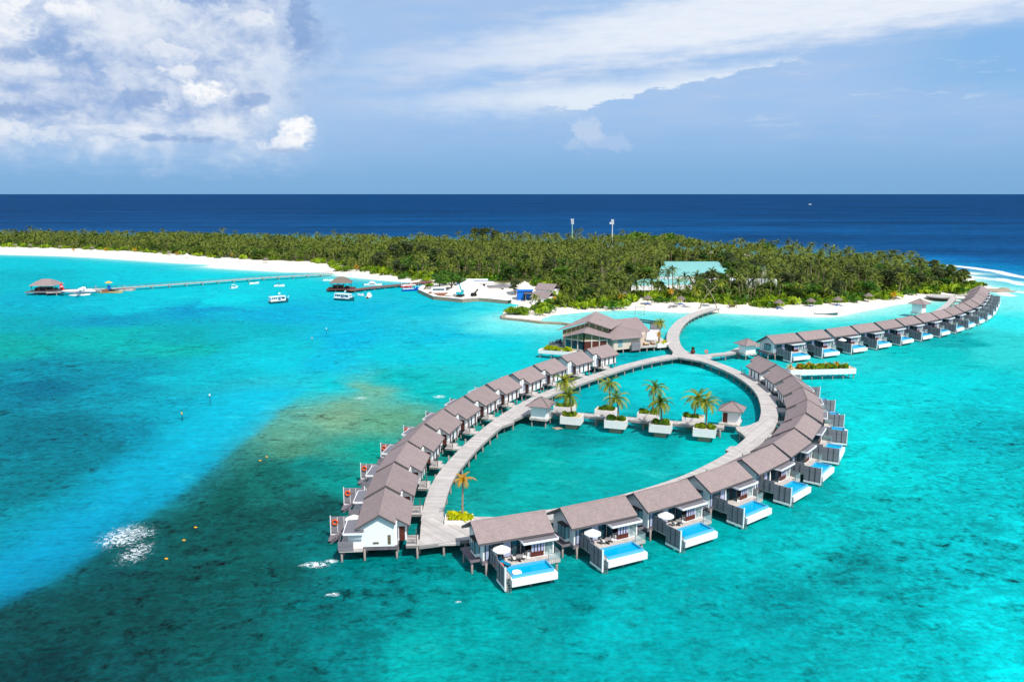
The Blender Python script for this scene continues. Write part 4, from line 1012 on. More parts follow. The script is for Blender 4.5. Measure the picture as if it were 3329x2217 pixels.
for k, (x, y, s_) in enumerate([(1995, 812, 1.7), (2062, 816, 2.0), (2128, 818, 1.8), (2188, 822, 2.0), (2245, 826, 1.6), (2478, 842, 1.5), (1680, 872, 1.3), (1600, 880, 1.2), (2420, 925, 1.0), (1850, 925, 1.3), (2270, 962, .6), (2330, 958, .65), (2385, 955, .7)]):
    t = thing('broadleaf_tree', TREE_L[0][1], 'tree', at(x, y, .6), k * 1.3, TREE_L[0][2]); t.scale = (s_ * 1.25, s_ * 1.25, s_)
    mesh_obj('trunk', TREETR, t); mesh_obj('crown', TREEM[3 if k % 2 else 0], t)
for k, (x, y, s_) in enumerate([(1240, 884, 1.3), (1285, 874, 1.6), (1325, 866, 1.7), (1375, 868, 1.5), (1545, 800, 1.7), (1575, 805, 1.8), (1610, 806, 1.6), (1420, 880, 1.4), (1965, 905, 1.3), (2375, 905, 1.1)]):
    t = thing('casuarina_tree', TREE_L[2][1], 'tree', at(x, y, .6), k * 1.3, TREE_L[2][2]); t.scale = (s_, s_, s_)
    mesh_obj('trunk', TREETR, t); mesh_obj('crown', TREEM[2], t)
# individual plants the photo singles out along the shore
for k, (x, y, h, sc) in enumerate([(2018, 900, 9, 1.1), (1740, 1005, 5, .9), (2270, 985, 6, 1.1), (2585, 985, 7.5, .9), (2920, 965, 10, 1.05), (2190, 984, 5, 1.0)]):
    gold = k in (5,)
    palm('coconut_palm', ['slim tall palm at the back of the sand behind the restaurant roof', 'short palm on the point at the harbour mouth', 'young palm beside the landward end of the boardwalk arm', 'pale-trunked palm on the sand left of the beached sailing boat', 'leaning palm at the green bank of the curved right beach', 'yellow-leaved palm on open sand near the thatched parasols'][k],
         at(x, y, 1.0), h, .8 + .2 * k, k * 1.7, GOLDC[0] if gold else NEARC[k % 4], sc, None, r0=.16, rz=k)
# two crossed leaning trunks at the head of the arm
palm('leaning_palm', 'bare-trunked palm leaning left across its twin at the end of the boardwalk arm', at(2275, 1003, 1.0), 11, 9, .25, NEARC[1], .9, r0=.17)
palm('leaning_palm', 'bare-trunked palm leaning right-rooted across its twin beside the boardwalk arm', at(2330, 1006, 1.0), 12, 7, 3.0, NEARC[2], .85, r0=.17)
GOLD_PX = [(1785, 985, 'yellow-leaved palm among bushes above the small cove'), (1805, 992, 'second yellow-leaved palm beside the cove bushes'), (2020, 988, 'golden young palm beside a thatched parasol'), (240, 818, 'small yellow palm on the far left beach'), (345, 820, 'second small yellow palm on the far left beach'), (440, 823, 'third small yellow palm on the left beach'), (575, 832, 'fourth yellow palm, on the wide part of the left beach'), (755, 840, 'bushy golden palm at the top of the sand spit'), (1160, 884, 'yellow palm by the jetty beach'), (1245, 892, 'golden palm among bushes behind the red jetty'), (2905, 975, 'orange-leaved palm beside a thatched parasol on the right beach')]
for k, (x, y, lab) in enumerate(GOLD_PX): palm('golden_palm', lab, at(x, y, .9), 2.0 + (k % 3) * .6, .2, k, GOLDC[k % 2], 1.05, 'small golden palms on the beaches', rz=k)
for k, (x, y, s_, tk_, lab) in enumerate([(840, 848, 1.0, 1, 'lone round dark tree standing on the sand spit'), (1468, 946, 1.2, 3, 'wide olive tree on the harbour quay'), (1430, 940, .9, 0, 'smaller olive tree beside the quay tree'), (1450, 930, 1.1, 3, 'taller olive tree behind the two quay trees'), (1930, 985, 1.0, 2, 'solitary rounded casuarina behind the cove sand'), (1675, 965, .9, 2, 'slender casuarina on the quay in front of the sand heap'), (2310, 960, 1.3, 2, 'big feathery casuarina behind the head of the boardwalk arm'), (2500, 905, .9, 0, 'bright lime tree crown amid the palms')]):
    t = thing('broadleaf_tree' if tk_ != 2 else 'casuarina_tree', lab, 'tree', at(x, y, .8), k * 1.1); t.scale = (s_ * 1.1, s_ * 1.1, s_ * .9)
    mesh_obj('trunk', TREETR, t); mesh_obj('crown', TREEM[tk_], t)
for k, (x, y, s_) in enumerate([(1650, 1018, 1.1), (1672, 1020, 1.0), (1695, 1018, .9), (1800, 998, 1.6), (1770, 1004, 1.4), (1745, 1010, 1.2), (1830, 990, 1.3), (1865, 999, 1.2), (1945, 998, 1.2), (1985, 995, 1.1), (2035, 993, 1.3), (2062, 985, 1.2), (1390, 935, 1.0)]):
    t = thing('beach_shrub', 'low bright green shrub at the inland edge of the sand', 'shrub', at(x, y, .7), k, 'shrubs along the top of the beach'); t.scale = (s_ * 1.05, s_ * 1.05, s_)
    mesh_obj('stems', STEMS, t); mesh_obj('foliage', SHRUBM[k % 4], t)

# ------------------------------------------------------------------ the lagoon: planters, huts, landing
BA = math.atan2(161.0 - 172.9, 44.5 - 8.3)          # direction of the footbridge
def local_frame(x, y, a): return lambda u_, v_: (x + u_ * math.cos(a) - v_ * math.sin(a), y + u_ * math.sin(a) + v_ * math.cos(a))
PLF = [(13.0, 167.0), (22.2, 164.0), (31.2, 161.0), (39.7, 158.0)]
PLB = [(12.0, 175.2), (21.0, 172.2), (30.0, 169.2), (39.2, 166.2)]
W4 = ['leftmost', 'second', 'third', 'rightmost']
def planter(x, y, a, w, d, z0, z1, lab, seed, leaf='shrubleaf', grp=None, foot=True, dens=1100, lh=.7, nl=12):
    t = thing('planter_box', lab, 'planter', (x, y, 0), a, grp); wl = .12
    MB().box(-w / 2, w / 2, -d / 2, -d / 2 + wl, z0, z1).box(-w / 2, w / 2, d / 2 - wl, d / 2, z0, z1).box(-w / 2, -w / 2 + wl, -d / 2 + wl, d / 2 - wl, z0, z1).box(w / 2 - wl, w / 2, -d / 2 + wl, d / 2 - wl, z0, z1).box(-w / 2 + wl, w / 2 - wl, -d / 2 + wl, d / 2 - wl, z0 - .003, z0 + .1).build('box', M['concrete'], t)
    MB().box(-w / 2 + wl, w / 2 - wl, -d / 2 + wl, d / 2 - wl, z0 + .11, z1 - .18).build('soil', M['soil'], t)
    T, ti = leaf_ball(seed, dens, .34, box_lumps(seed, nl, -w * .38, w * .38, -d * .34, d * .34, lh, .48)); T = T + np.array([0, 0, z1 - .2])
    mesh_obj('foliage', tri_mesh('foliage', T, M[leaf], None, ti), t)
    if foot:
        MB().box(-w * .28, w * .28, -d * .25, d * .25, -1.2, z0 - .006).build('footing', M['rock'], t)
    return t
PH = [(3.9, 1.0), (3.3, 1.05), (3.4, 1.0), (4.2, .95)]
for k, (x, y) in enumerate(PLF):
    planter(x, y, BA, 4.5, 3.3, 1.15, 2.85, f'square white planter box on the near side of the footbridge, {W4[k]} of the four', 500 + k, grp='planter boxes on the footbridge')
    palm('coconut_palm', f'swept coconut palm rooted in the {W4[k]} near-side planter of the footbridge', (x + (-.2, .4, .1, .3)[k], y + .3, 2.4), (4.6, 4.9, 4.8, 5.6)[k], -.5, .4 * k, NEARC[k], (1.0, .95, .98, .95)[k], 'palms along the footbridge', curve=.2, rz=k * .8)
for k, (x, y) in enumerate(PLB):
    planter(x, y, BA, 4.5, 3.3, 1.15, 2.85, f'square white planter box on the far side of the footbridge, {W4[k]} of the four', 520 + k, grp='planter boxes on the footbridge')
    palm('coconut_palm', f'coconut palm rooted in the {W4[k]} far-side planter of the footbridge', (x + (.5, .8, 1.0, .4)[k], y + .2, 2.4), (6.0, 6.2, 6.0, 4.4)[k], -.6, .7 * k + .3, NEARC[(k + 1) % 4], (1.0, .92, .9, 1.1)[k], 'palms along the footbridge', curve=.25, rz=k * 1.3 + 2)
planter(-7.9, 112.1, .02, 4.2, 2.6, 2.03, 2.6, 'low white planter of bright yellow-green shrubs on the timber landing', 540, 'hedgeleaf', None, False, 1500, .75, 16)
palm('golden_palm', 'single yellow-fronded palm in the low planter on the timber landing', (-7.4, 112.2, 2.5), 6.0, .15, .3, tri_mesh('crown', crown_tris(161, 15, 2.0, 12, .42, .4), M['goldfrond']), 1.0, None, r0=.15)
def trough(x0, y0, x1, y1, w, z0, z1, lab, seed, leaf, pal):
    a = math.atan2(y1 - y0, x1 - x0); l = math.hypot(x1 - x0, y1 - y0)
    t = planter((x0 + x1) / 2, (y0 + y1) / 2, a, l, w, z0, z1, lab, seed, leaf, None, False, int(l * 360), 1.35, int(l * 3))
    n = int(l / 3)
    for k in range(n + 1):
        for s_ in (-.35, .35): pile(t, -l / 2 + .4 + k * (l - .8) / n, s_ * w, z0 - .004, .13)
    return t, a, l
trough(75.4, 212.6, 94.2, 214.9, 3.2, 1.5, 3.0, 'long pale trough of green plants on piles beside the farthest right villas', 550, 'shrubleaf', 1)
for k in range(7):
    f = (k + .4) / 7; palm('golden_palm', 'small orange-leaved palm growing in the long pale trough', (75 + 18.5 * f, 212.9 + 2.2 * f, 2.7), .8 + (k % 3) * .3, .1, k, GOLDC[k % 2], .6, 'orange palms in the long trough', rz=k * 2)
trough(8.6, 243.2, 19.5, 239.4, 3.0, 1.5, 2.6, 'grey trough of yellow-green shrubs below the restaurant windows', 560, 'hedgeleaf', 0)

def hut(x, y, a, w, lab, door=True, z=DZ, eave=4.75, peak=6.4, over=.95, grp=None):
    t = thing('pavilion_hut', lab, 'hut', (x, y, 0), a, grp); h = w / 2
    wl = MB().box(-h, h, -h, h, z, eave).build('wall', M['white'], t)
    MB().box(-h - .25, h + .25, -h - .25, h + .25, z - .5, z - .004).build('floor_beam', M['plank'], t)
    o = h + over
    mb = MB(); mb.add([(-o, -o, eave), (o, -o, eave), (o, o, eave), (-o, o, eave), (0, 0, peak), (-o, -o, eave - .12), (o, -o, eave - .12), (o, o, eave - .12), (-o, o, eave - .12)],
                      [(0, 1, 4), (1, 2, 4), (2, 3, 4), (3, 0, 4), (5, 6, 1, 0), (6, 7, 2, 1), (7, 8, 3, 2), (8, 5, 0, 3), (8, 7, 6, 5)])
    rf = mb.build('roof', M['roof'], t)
    mb = MB()
    for sx, sy in ((1, 1), (1, -1), (-1, 1), (-1, -1)): mb.bar((sx * o, sy * o, eave + .02), (0, 0, peak + .03), .14, .08)
    mb.build('hip_cap', M['fascia'], rf)
    if door:
        d_ = MB().box(-h + .15, -h + 1.1, -h - .04, -h - .003, z + .02, z + 2.15).build('door', M['brown'], t); MB().box(-h + .95, -h + 1.02, -h - .09, -h - .045, z + 1, z + 1.15).build('handle', M['metal'], d_)
    for sx, sy in ((1, 1), (1, -1), (-1, 1), (-1, -1)): pile(t, sx * h * .9, sy * h * .9, z - .5)
    return t
hut(6.4, 169.2, -.38, 3.5, 'small white hut with pyramid roof at the left end of the footbridge', False)
h2 = hut(47.2, 165.4, -.42, 3.4, 'small white hut with brown door and pyramid roof at the right end of the footbridge')
MB().box(-2.2, 2.0, -2.9, -1.96, DZ - .4, DZ + .01).build('step', M['plank'], h2)
hx = at(2434, 1150, DZ); hut(hx.x, hx.y + 2.0, .38, 3.6, 'small white hut with pyramid roof left of the far right row of villas', False, over=1.1)
hx = at(2998, 1018, DZ); hut(hx.x, hx.y + 3, .7, 4.0, 'small white hut with pyramid roof inside the bend of the far right row', False, eave=5.6, peak=7.6, over=1.3)

# ------------------------------------------------------------------ restaurant over the water
rz5 = zm(1740, 990, 4.71)
rest_ = thing('restaurant_building', 'large grey-roofed restaurant over the water with glazed prow and several roof levels', 'building', (30, 250, 0))
RO = Vector((30, 250, 0))
def rel(p): return tuple(Vector(p) - RO) if len(p) == 3 else (p[0] - RO.x, p[1] - RO.y)
def roof_part(name, quads, parent=rest_, t=.18, mat='roof'):
    mb = MB()
    for q_ in quads: mb.slab([rel(p) for p in q_], t)
    return mb.build(name, M[mat], parent)
C = Vector((22.4, 243.8, 0)); L0 = Vector((16.9, 248.2, 0)); R0 = Vector((29.8, 245.4, 0)); AP = Vector((23.9, 250.2, 0))
def zz(p, z): return Vector((p[0], p[1], z))
prow = Vector((22.1, 242.6, 7.9)); plow = Vector((15.8, 247.6, 5.6)); prlow = Vector((31.0, 244.6, 5.6)); pback = Vector((24.6, 252.0, 8.6))
roof_part('prow_roof', [[plow, prow, pback, Vector((18.6, 255.5, 5.7))], [prow, prlow, Vector((32.6, 252.0, 5.8)), pback]])
# glazed prow walls: base, posts, transom, panes following the sloping verge
def prow_wall(a, b_, za, zb, nm, n, dark):
    d = (b_ - a); nrm = Vector((d.y, -d.x, 0)).normalized()
    fr, lo_, hi_ = MB(), MB(), MB()
    for k in range(n + 1):
        p = a + d * (k / n); zt = za + (zb - za) * k / n
        fr.bar(rel(zz(p, DZ - .3)), rel(zz(p, zt)), .32)
    fr.bar(rel(zz(a, 5.0)), rel(zz(b_, 5.0)), .28, .4); fr.bar(rel(zz(a, DZ - .1)), rel(zz(b_, DZ - .1)), .3, .4)
    for k in range(n):
        p, q_ = a + d * ((k + .08) / n), a + d * ((k + .92) / n); z0_, z1_ = za + (zb - za) * (k + .08) / n - .25, za + (zb - za) * (k + .92) / n - .25
        off = nrm * -.05
        lo_.add([rel(zz(p + off, DZ)), rel(zz(q_ + off, DZ)), rel(zz(q_ + off, 4.8)), rel(zz(p + off, 4.8))], [(0, 1, 2, 3)])
        hi_.add([rel(zz(p + off, 5.2)), rel(zz(q_ + off, 5.2)), rel(zz(q_ + off, max(z1_, 5.25))), rel(zz(p + off, max(z0_, 5.25)))], [(0, 1, 2, 3)])
    f_ = fr.build('window_wall', M['beige'], rest_)
    lo_.build('pane', M[dark], f_); hi_.build('clerestory_pane', M['olive'], f_)
M['olive'] = material('tinted_clerestory', lin(112, 112, 72), .15, 0, 1, .5)
prow_wall(L0, C, 5.7, 7.7, 'l', 3, 'glass'); prow_wall(C, R0, 7.7, 5.8, 'r', 3, 'brown')
# upper level
uprow = Vector((24.3, 249.0, 10.4)); ul = Vector((14.2, 250.0, 7.4)); ur = Vector((31.6, 249.6, 7.8)); apx = Vector((27.2, 255.5, 12.6))
tbr, tbl = Vector((36.5, 259.5, 8.4)), Vector((22.5, 262, 8.0))
roof_part('tower_roof', [[ul, uprow, apx], [uprow, ur, apx], [ur, tbr, apx], [tbr, tbl, apx], [tbl, ul, apx]])
a_, b_ = Vector((16.2, 251.0, 0)), Vector((24.6, 250.4, 0)); c_ = Vector((31.0, 251.4, 0))
mb = MB()
for p, q_, z0_, z1_ in ((a_, b_, 7.3, 9.9), (b_, c_, 9.9, 7.7)):
    mb.add([rel(zz(p, DZ)), rel(zz(q_, DZ)), rel(zz(q_, z1_)), rel(zz(p, z0_))], [(0, 1, 2, 3)])
w_ = mb.build('wall', M['beige'], rest_)
fr, pn = MB(), MB()
for p, q_, z0_, z1_, n, o_ in ((a_, b_, 7.3, 9.9, 6, Vector((-.02, -.12, 0))), (b_, c_, 9.9, 7.7, 3, Vector((.0, -.12, 0)))):
    for k in range(n):
        s_, e_ = p.lerp(q_, (k + .1) / n) + o_, p.lerp(q_, (k + .9) / n) + o_; zs, ze = z0_ + (z1_ - z0_) * (k + .1) / n - .35, z0_ + (z1_ - z0_) * (k + .9) / n - .35
        pn.add([rel(zz(s_, max(zs - 1.5, 6.0))), rel(zz(e_, max(ze - 1.5, 6.0))), rel(zz(e_, ze)), rel(zz(s_, zs))], [(0, 1, 2, 3)])
pn.build('clerestory_window', M['olive'], w_)
# big hipped roof in front and the long one behind
fl, frr, hp, tp = Vector((31.4, 246.2, 4.9)), Vector((41.9, 251.2, 4.9)), Vector((33.5, 255.6, 8.1)), Vector((29.0, 259.5, 8.7))
roof_part('main_roof', [[Vector((27.2, 250.5, 6.2)), fl, hp, tp], [fl, frr, hp], [frr, Vector((43, 262, 5.4)), hp]])
bl, br_, er, el_ = Vector((30.6, 262.2, 8.6)), Vector((42.9, 269.2, 8.6)), Vector((46.2, 262.0, 5.0)), Vector((34.5, 254.8, 5.0))
roof_part('long_roof', [[el_, er, br_, bl], [bl, br_, Vector((40, 276.5, 5.0)), Vector((27.5, 269.5, 5.0))]])
mb = MB()
mb.prism([rel(p) for p in ccw([(32.2, 247.6), (40.9, 251.9), (45.0, 262.4), (41.5, 270), (28, 266), (18.5, 253), (29.4, 249.6)])], 1.3, 4.9)
mb.build('wall', M['beige'], rest_)
f_ = MB()
p, q_ = Vector((32.2, 247.6, 0)), Vector((40.9, 251.9, 0)); nn = Vector((.44, -.9, 0)) * .07
for k0 in (.17, .23, .29): s_, e_ = p.lerp(q_, k0) + nn, p.lerp(q_, k0 + .045) + nn; MB().add([rel(zz(s_, 2.1)), rel(zz(e_, 2.1)), rel(zz(e_, 4.5)), rel(zz(s_, 4.5))], [(0, 1, 2, 3)]).build('window', M['bluegl'], rest_)
# side terrace on the right with its white wall and pergola
mb = MB(); mb.prism([rel(p) for p in ccw([(40.4, 250.4), (50.4, 254.6), (51.4, 259.5), (50.5, 270), (44, 268), (41.5, 256)])], 1.3, 1.85); mb.build('terrace', M['plank'], rest_)
MB().prism([rel(p) for p in ccw([(43.9, 262.6), (50.2, 266.2), (50.1, 266.6), (43.7, 263)])], 1.86, 5.0).build('wall', M['white'], rest_)
MB().prism([rel(p) for p in ccw([(38.2, 249.2), (41.2, 250.7), (41.0, 251.1), (38.0, 249.6)])], .8, 3.4).build('screen', M['screenw'], rest_)
MB().prism([rel(p) for p in ccw([(46.6, 264.2), (50.6, 266.2), (50.5, 266.6), (46.5, 264.6)])], 4.9, 7.0).build('screen', M['screenw'], rest_)
mb = MB(); A0, A1, A2, A3 = Vector((44.4, 274.5, 7.0)), Vector((51.8, 268.3, 7.0)), Vector((47.6, 264.9, 7.0)), Vector((42.8, 270, 7.0))
for k in range(9): t_ = k / 8; mb.bar(rel(A0.lerp(A1, t_)), rel(A3.lerp(A2, t_)), .18, .2)
mb.bar(rel(A0), rel(A1), .25, .3); mb.bar(rel(A3), rel(A2), .25, .3)
mb.build('pergola', M['frame'], rest_)
# round terrace on the left
ctr = Vector((17.6, 254.0, 0)); ring = [ctr + Vector((5.6 * math.cos(t), 5.6 * math.sin(t), 0)) for t in np.linspace(R(60), R(300), 22)]
mb = MB(); mb.prism([rel(p) for p in ring], 1.6, 2.2); mb.build('round_terrace', M['screenw'], rest_)
mb = MB()
for i, p in enumerate(ring):
    mb.bar(rel(zz(p, 2.2)), rel(zz(p, 3.2)), .07)
    if i: mb.bar(rel(zz(ring[i - 1], 3.2)), rel(zz(p, 3.2)), .06); mb.bar(rel(zz(ring[i - 1], 2.7)), rel(zz(p, 2.7)), .04)
mb.build('railing', M['metal'], rest_)
for x, y in [(12.8, 252), (13, 256.5), (15.5, 250), (17.2, 248.5), (20, 246.4), (22.6, 244.2), (26, 245), (29.5, 246), (33, 248.2), (35.5, 249.6), (38, 250.8), (41, 251.2), (43.5, 252.2), (46, 253.2), (48.2, 254), (50, 255), (36, 256), (44, 260), (49, 262), (30, 256), (24, 254)]:
    pile(rest_, x - 30, y - 250, 1.6 if x > 20 else 1.8, .22)
for k, (x, y) in enumerate(((14.6, 254.5), (15.3, 257), (16.2, 252.6))):
    t = thing('cafe_table', 'dark table with low seats on the restaurant round terrace', 'table', (x, y, 2.2), k, 'tables on the round terrace')
    MB().box(-.5, .5, -.5, .5, .7, .76).build('table_top', M['frame'], t); MB().bar((0, 0, 0), (0, 0, .7), .12).build('leg', M['frame'], t)
    for s_ in (-1, 1): MB().box(s_ * 1.1 - .3, s_ * 1.1 + .3, -.3, .3, .0, .42).box(s_ * 1.4 - .06, s_ * 1.4 + .06, -.3, .3, .42, .85).build('seat', M['frame'], t)
pb = planter(48.6, 254.6, .42, 4.4, 2.2, 1.0, 2.5, 'grey planter box at the corner of the restaurant terrace', 570, 'hedgeleaf', None, False, 260, .7, 5)
palm('coconut_palm', 'green palm standing in the restaurant corner planter', (48.3, 256.6, 1.9), 6.6, .2, 1, NEARC[0], .82, None)
palm('golden_palm', 'yellow palm growing beside the green one in the restaurant planter', (47.6, 254.4, 2.3), 3.0, .1, 2, GOLDC[1], .8, None)
for k in range(2):
    p = (43.4 + 2.6 * k, 253.6 + 1.1 * k, 1.86); t = thing('daybed', f'tan cushioned daybed on the restaurant side terrace, {("left", "right")[k]} of the pair', 'daybed', p, .42, 'daybeds on the restaurant terrace')
    MB().box(-.9, .9, -.6, .6, .1, .38).build('frame', M['brown'], t); MB().box(-.85, .85, -.55, .55, .385, .52).build('cushion', M['tan'], t); MB().box(-.85, -.7, -.55, .55, .525, .9).build('backrest', M['tan'], t)

# ------------------------------------------------------------------ things on the villa terraces
def on_villa(o, vx, vy, vz, rz=0.0):
    a = vx.rotation_euler.z; p = vx.location
    lx, ly = o[0] * vx.scale.x, o[1] * vx.scale.y
    return (p.x + lx * math.cos(a) - ly * math.sin(a), p.y + lx * math.sin(a) + ly * math.cos(a), vz), a + rz
def parasol(loc, lab, open_=True, grp=None, rad=1.45):
    t = thing('parasol', lab, 'umbrella', loc, .3, grp)
    MB().lathe([(.32, 0), (.32, .08), (.05, .1)], 12).build('base', M['metal'], t)
    MB().tube([(0, 0, .1), (0, 0, 2.55)], .03, 8).build('pole', M['metal'], t)
    n = 8; mb = MB(); z0, z1 = (1.95, 2.6)
    if open_:
        vs = [(0, 0, z1)]; k2 = 16
        for k in range(k2):
            a = 2 * math.pi * k / k2; r_ = rad * (1.0 if k % 2 == 0 else .95); vs.append((r_ * math.cos(a), r_ * math.sin(a), z0 + (0 if k % 2 == 0 else .03)))
        for k in range(k2): vs.append((vs[k + 1][0] * .99, vs[k + 1][1] * .99, vs[k + 1][2] - .14))
        fs = [(0, 1 + k, 1 + (k + 1) % k2) for k in range(k2)] + [(1 + k, 1 + k2 + k, 1 + k2 + (k + 1) % k2, 1 + (k + 1) % k2) for k in range(k2)]
        mb.add(vs, fs); mb.build('canopy', M['canvas'], t)
        r_ = MB()
        for k in range(8): a = 2 * math.pi * k / 8; r_.bar((0, 0, 2.2), (rad * .9 * math.cos(a), rad * .9 * math.sin(a), z0 + .02), .025)
        r_.build('ribs', M['metal'], t)
    else:
        MB().lathe([(.04, .9), (.16, 1.0), (.13, 1.8), (.05, 2.6)], 10).build('canopy', M['canvas'], t)
    return t
def chair(loc, rz, lab, grp, m='rope', legs=True):
    t = thing('tub_chair', lab, 'chair', loc, rz, grp)
    MB().lathe([(.3, .36), (.36, .42), (.34, .46)], 12).build('seat', M['canvas'] if m == 'rope' else M[m], t)
    mb = MB(); vs = []; n = 10
    for k in range(n + 1):
        a = math.pi * (k / n) ; h = .46 + .38 * math.sin(a) ** .6; vs += [(.36 * math.cos(a), .36 * math.sin(a), .42), (.44 * math.cos(a), .44 * math.sin(a), .42 + h - .35)]
    mb.add(vs + [(x * .93, y * .93, z) for x, y, z in vs], [(2 * k, 2 * k + 2, 2 * k + 3, 2 * k + 1) for k in range(n)] + [(2 * (n + 1) + 2 * k, 2 * (n + 1) + 2 * k + 1, 2 * (n + 1) + 2 * k + 3, 2 * (n + 1) + 2 * k + 2) for k in range(n)])
    mb.build('backrest', M[m], t)
    for sx, sy in ((1, 1), (1, -1), (-1, 1), (-1, -1)): MB().bar((sx * .2, sy * .2, .38), (sx * .28, sy * .28, 0), .04).build('leg', M['frame'], t)
    return t
def round_table(loc, lab, grp):
    t = thing('round_table', lab, 'table', loc, 0, grp)
    MB().lathe([(.5, .7), (.5, .74)], 18).build('table_top', M['rope'], t); MB().lathe([(.28, 0), (.06, .06), (.05, .69)], 10).build('leg', M['frame'], t)
NM = ['nearest', 'second nearest', 'third nearest']
for i in range(3):
    vx = villas_right[i]
    p, a = on_villa((3.1, -3.7), vx, 0, DZ); parasol(p, f'open white parasol on the terrace of the {NM[i]} right-arc villa', True, 'parasols on the villa terraces', 1.22)
    p, a = on_villa((5.55, -3.95), vx, 0, DZ); round_table(p, f'small round table on the terrace of the {NM[i]} right-arc villa', 'round terrace tables')
    for k, (dx_, dy_, rz_) in enumerate(((-.75, .25, 1.2), (.75, .2, -1.2))):
        p, a = on_villa((5.55 + dx_, -3.95 + dy_), vx, 0, DZ, rz_); chair(p, a, f'woven tub chair on the {("left", "right")[k]} of the table at the {NM[i]} right-arc villa', 'woven chairs on the terraces', 'rope')
    p, a = on_villa((7.6, -2.85), vx, 0, DZ + .055)
    t = thing('bathtub', f'white bathtub behind the folding doors of the {NM[i]} right-arc villa', 'bathtub', p, a, 'bathtubs in the villas')
    MB().lathe([(.3, 0), (.45, .1), (.55, .55), (.5, .56), (.4, .2)], 18).build('tub', M['hull'], t).scale = (1.5, .8, 1); MB().bar((.95, 0, 0), (.95, 0, .9), .04).build('tap', M['metal'], t)
for i in (3, 4):
    p, a = on_villa((3.6, -3.4), villas_right[i], 0, DZ); parasol(p, f'folded white parasol on the terrace of the {ORD[i]} right-arc villa', False, 'folded parasols on the villa terraces')
p, a = on_villa((3.4, -3.5), villas_far[2], 0, DZ); parasol(p, 'open white parasol on the third villa of the far right row', True, None, 1.3)
p, a = on_villa((4.6, -4.2), villas_left[0], 0, DZ); parasol(p, 'open white parasol showing beside the nearest left-row villa', True, None, 1.3)
p, a = on_villa((4.6, -4.2), villas_left[1], 0, DZ); parasol(p, 'folded white parasol beside the second left-row villa', False)
def lounger(loc, rz, lab, m, grp=None):
    t = thing('sun_lounger', lab, 'lounger', loc, rz, grp)
    MB().box(-.32, .32, -.9, .35, .22, .3).build('frame', M['frame'], t); MB().box(-.3, .3, -.88, .33, .305, .4).build('cushion', M[m], t)
    MB().slab([(-.3, .34, .4), (.3, .34, .4), (.3, .9, .85), (-.3, .9, .85)], .1).build('backrest', M[m], t)
    for sx, sy in ((-.27, -.8), (.27, -.8), (-.27, .28), (.27, .28)): MB().box(sx - .03, sx + .03, sy - .03, sy + .03, 0, .22).build('leg', M['frame'], t)
p, a = on_villa((3.25, -4.35), villas_right[0], 0, DZ, .5); lounger(p, a, 'blue-cushioned lounger by the pool of the nearest right-arc villa', 'cushion')
p, a = on_villa((2.45, -4.55), villas_right[0], 0, DZ + .24)
t = thing('pool_ring', 'orange inflatable ring on the terrace of the nearest villa', 'pool toy', p, a)
def torus(r1, r2, n=20, k=10): return MB().tube([(r1 * math.cos(2 * math.pi * i / n), r1 * math.sin(2 * math.pi * i / n), 0) for i in range(n + 1)], r2, k)
torus(.42, .16).build('ring', M['orange'], t, True)
p, a = on_villa((4.1, -6.6), villas_right[0], 0, DZ - .14)
t = thing('pool_float', 'round white inflatable float in the nearest villa pool', 'pool toy', p, a)
torus(.5, .17).build('ring', M['canvas'], t, True); MB().lathe([(.45, -.06), (.45, .02)], 18).build('float_base', M['canvas'], t)
for i in range(5):
    p, a = on_villa((2.2, -7.3), villas_left[i], 0, DZ + .55)
    t = thing('life_ring', f'orange life ring hanging on the end screen of the {ORD[i]} left-row villa', 'life ring', p, a, 'life rings on the left-row screens')
    o = torus(.36, .1).build('ring', M['orange'], t, True); o.rotation_euler = (0, math.pi / 2, 0)

# ------------------------------------------------------------------ boats and jetties
def hull_mb(l, w, h, sheer=.35, draft=.3, n=12, bow=1.6, stern=.75):
    """boat hull along +x: rows of half-sections joined to one shell"""
    mb = MB(); rows = []
    for i in range(n + 1):
        t = i / n; x = (t - .5) * l
        hw = w / 2 * (stern + (1 - stern) * math.sin(min(1, t * 1.6) * math.pi / 2)) * (1 - max(0, (t - .55) / .45) ** bow)
        zt = h + sheer * max(0, (t - .4) / .6) ** 2 + .12 * (1 - t); zk = -draft + (draft + h * .5) * max(0, (t - .8) / .2) ** 2
        hw = max(hw, .03); rows.append([(x, hw, zt), (x, hw * .82, .1 * h), (x, 0, zk), (x, -hw * .82, .1 * h), (x, -hw, zt)])
    vs = [p for r in rows for p in r]; fs = []
    for i in range(n):
        for k in range(4): fs.append((i * 5 + k, i * 5 + k + 1, (i + 1) * 5 + k + 1, (i + 1) * 5 + k))
    fs.append((4, 3, 2, 1, 0))
    mb.add(vs, fs)
    o = len(mb.v)                                # deck a little below the gunwale
    dk = [(r[0][0], r[0][1] * .93, r[0][2] - .12) for r in rows] + [(r[4][0], r[4][1] * .93, r[4][2] - .12) for r in rows[::-1]]
    mb.add(dk, [tuple(range(len(dk)))])
    return mb
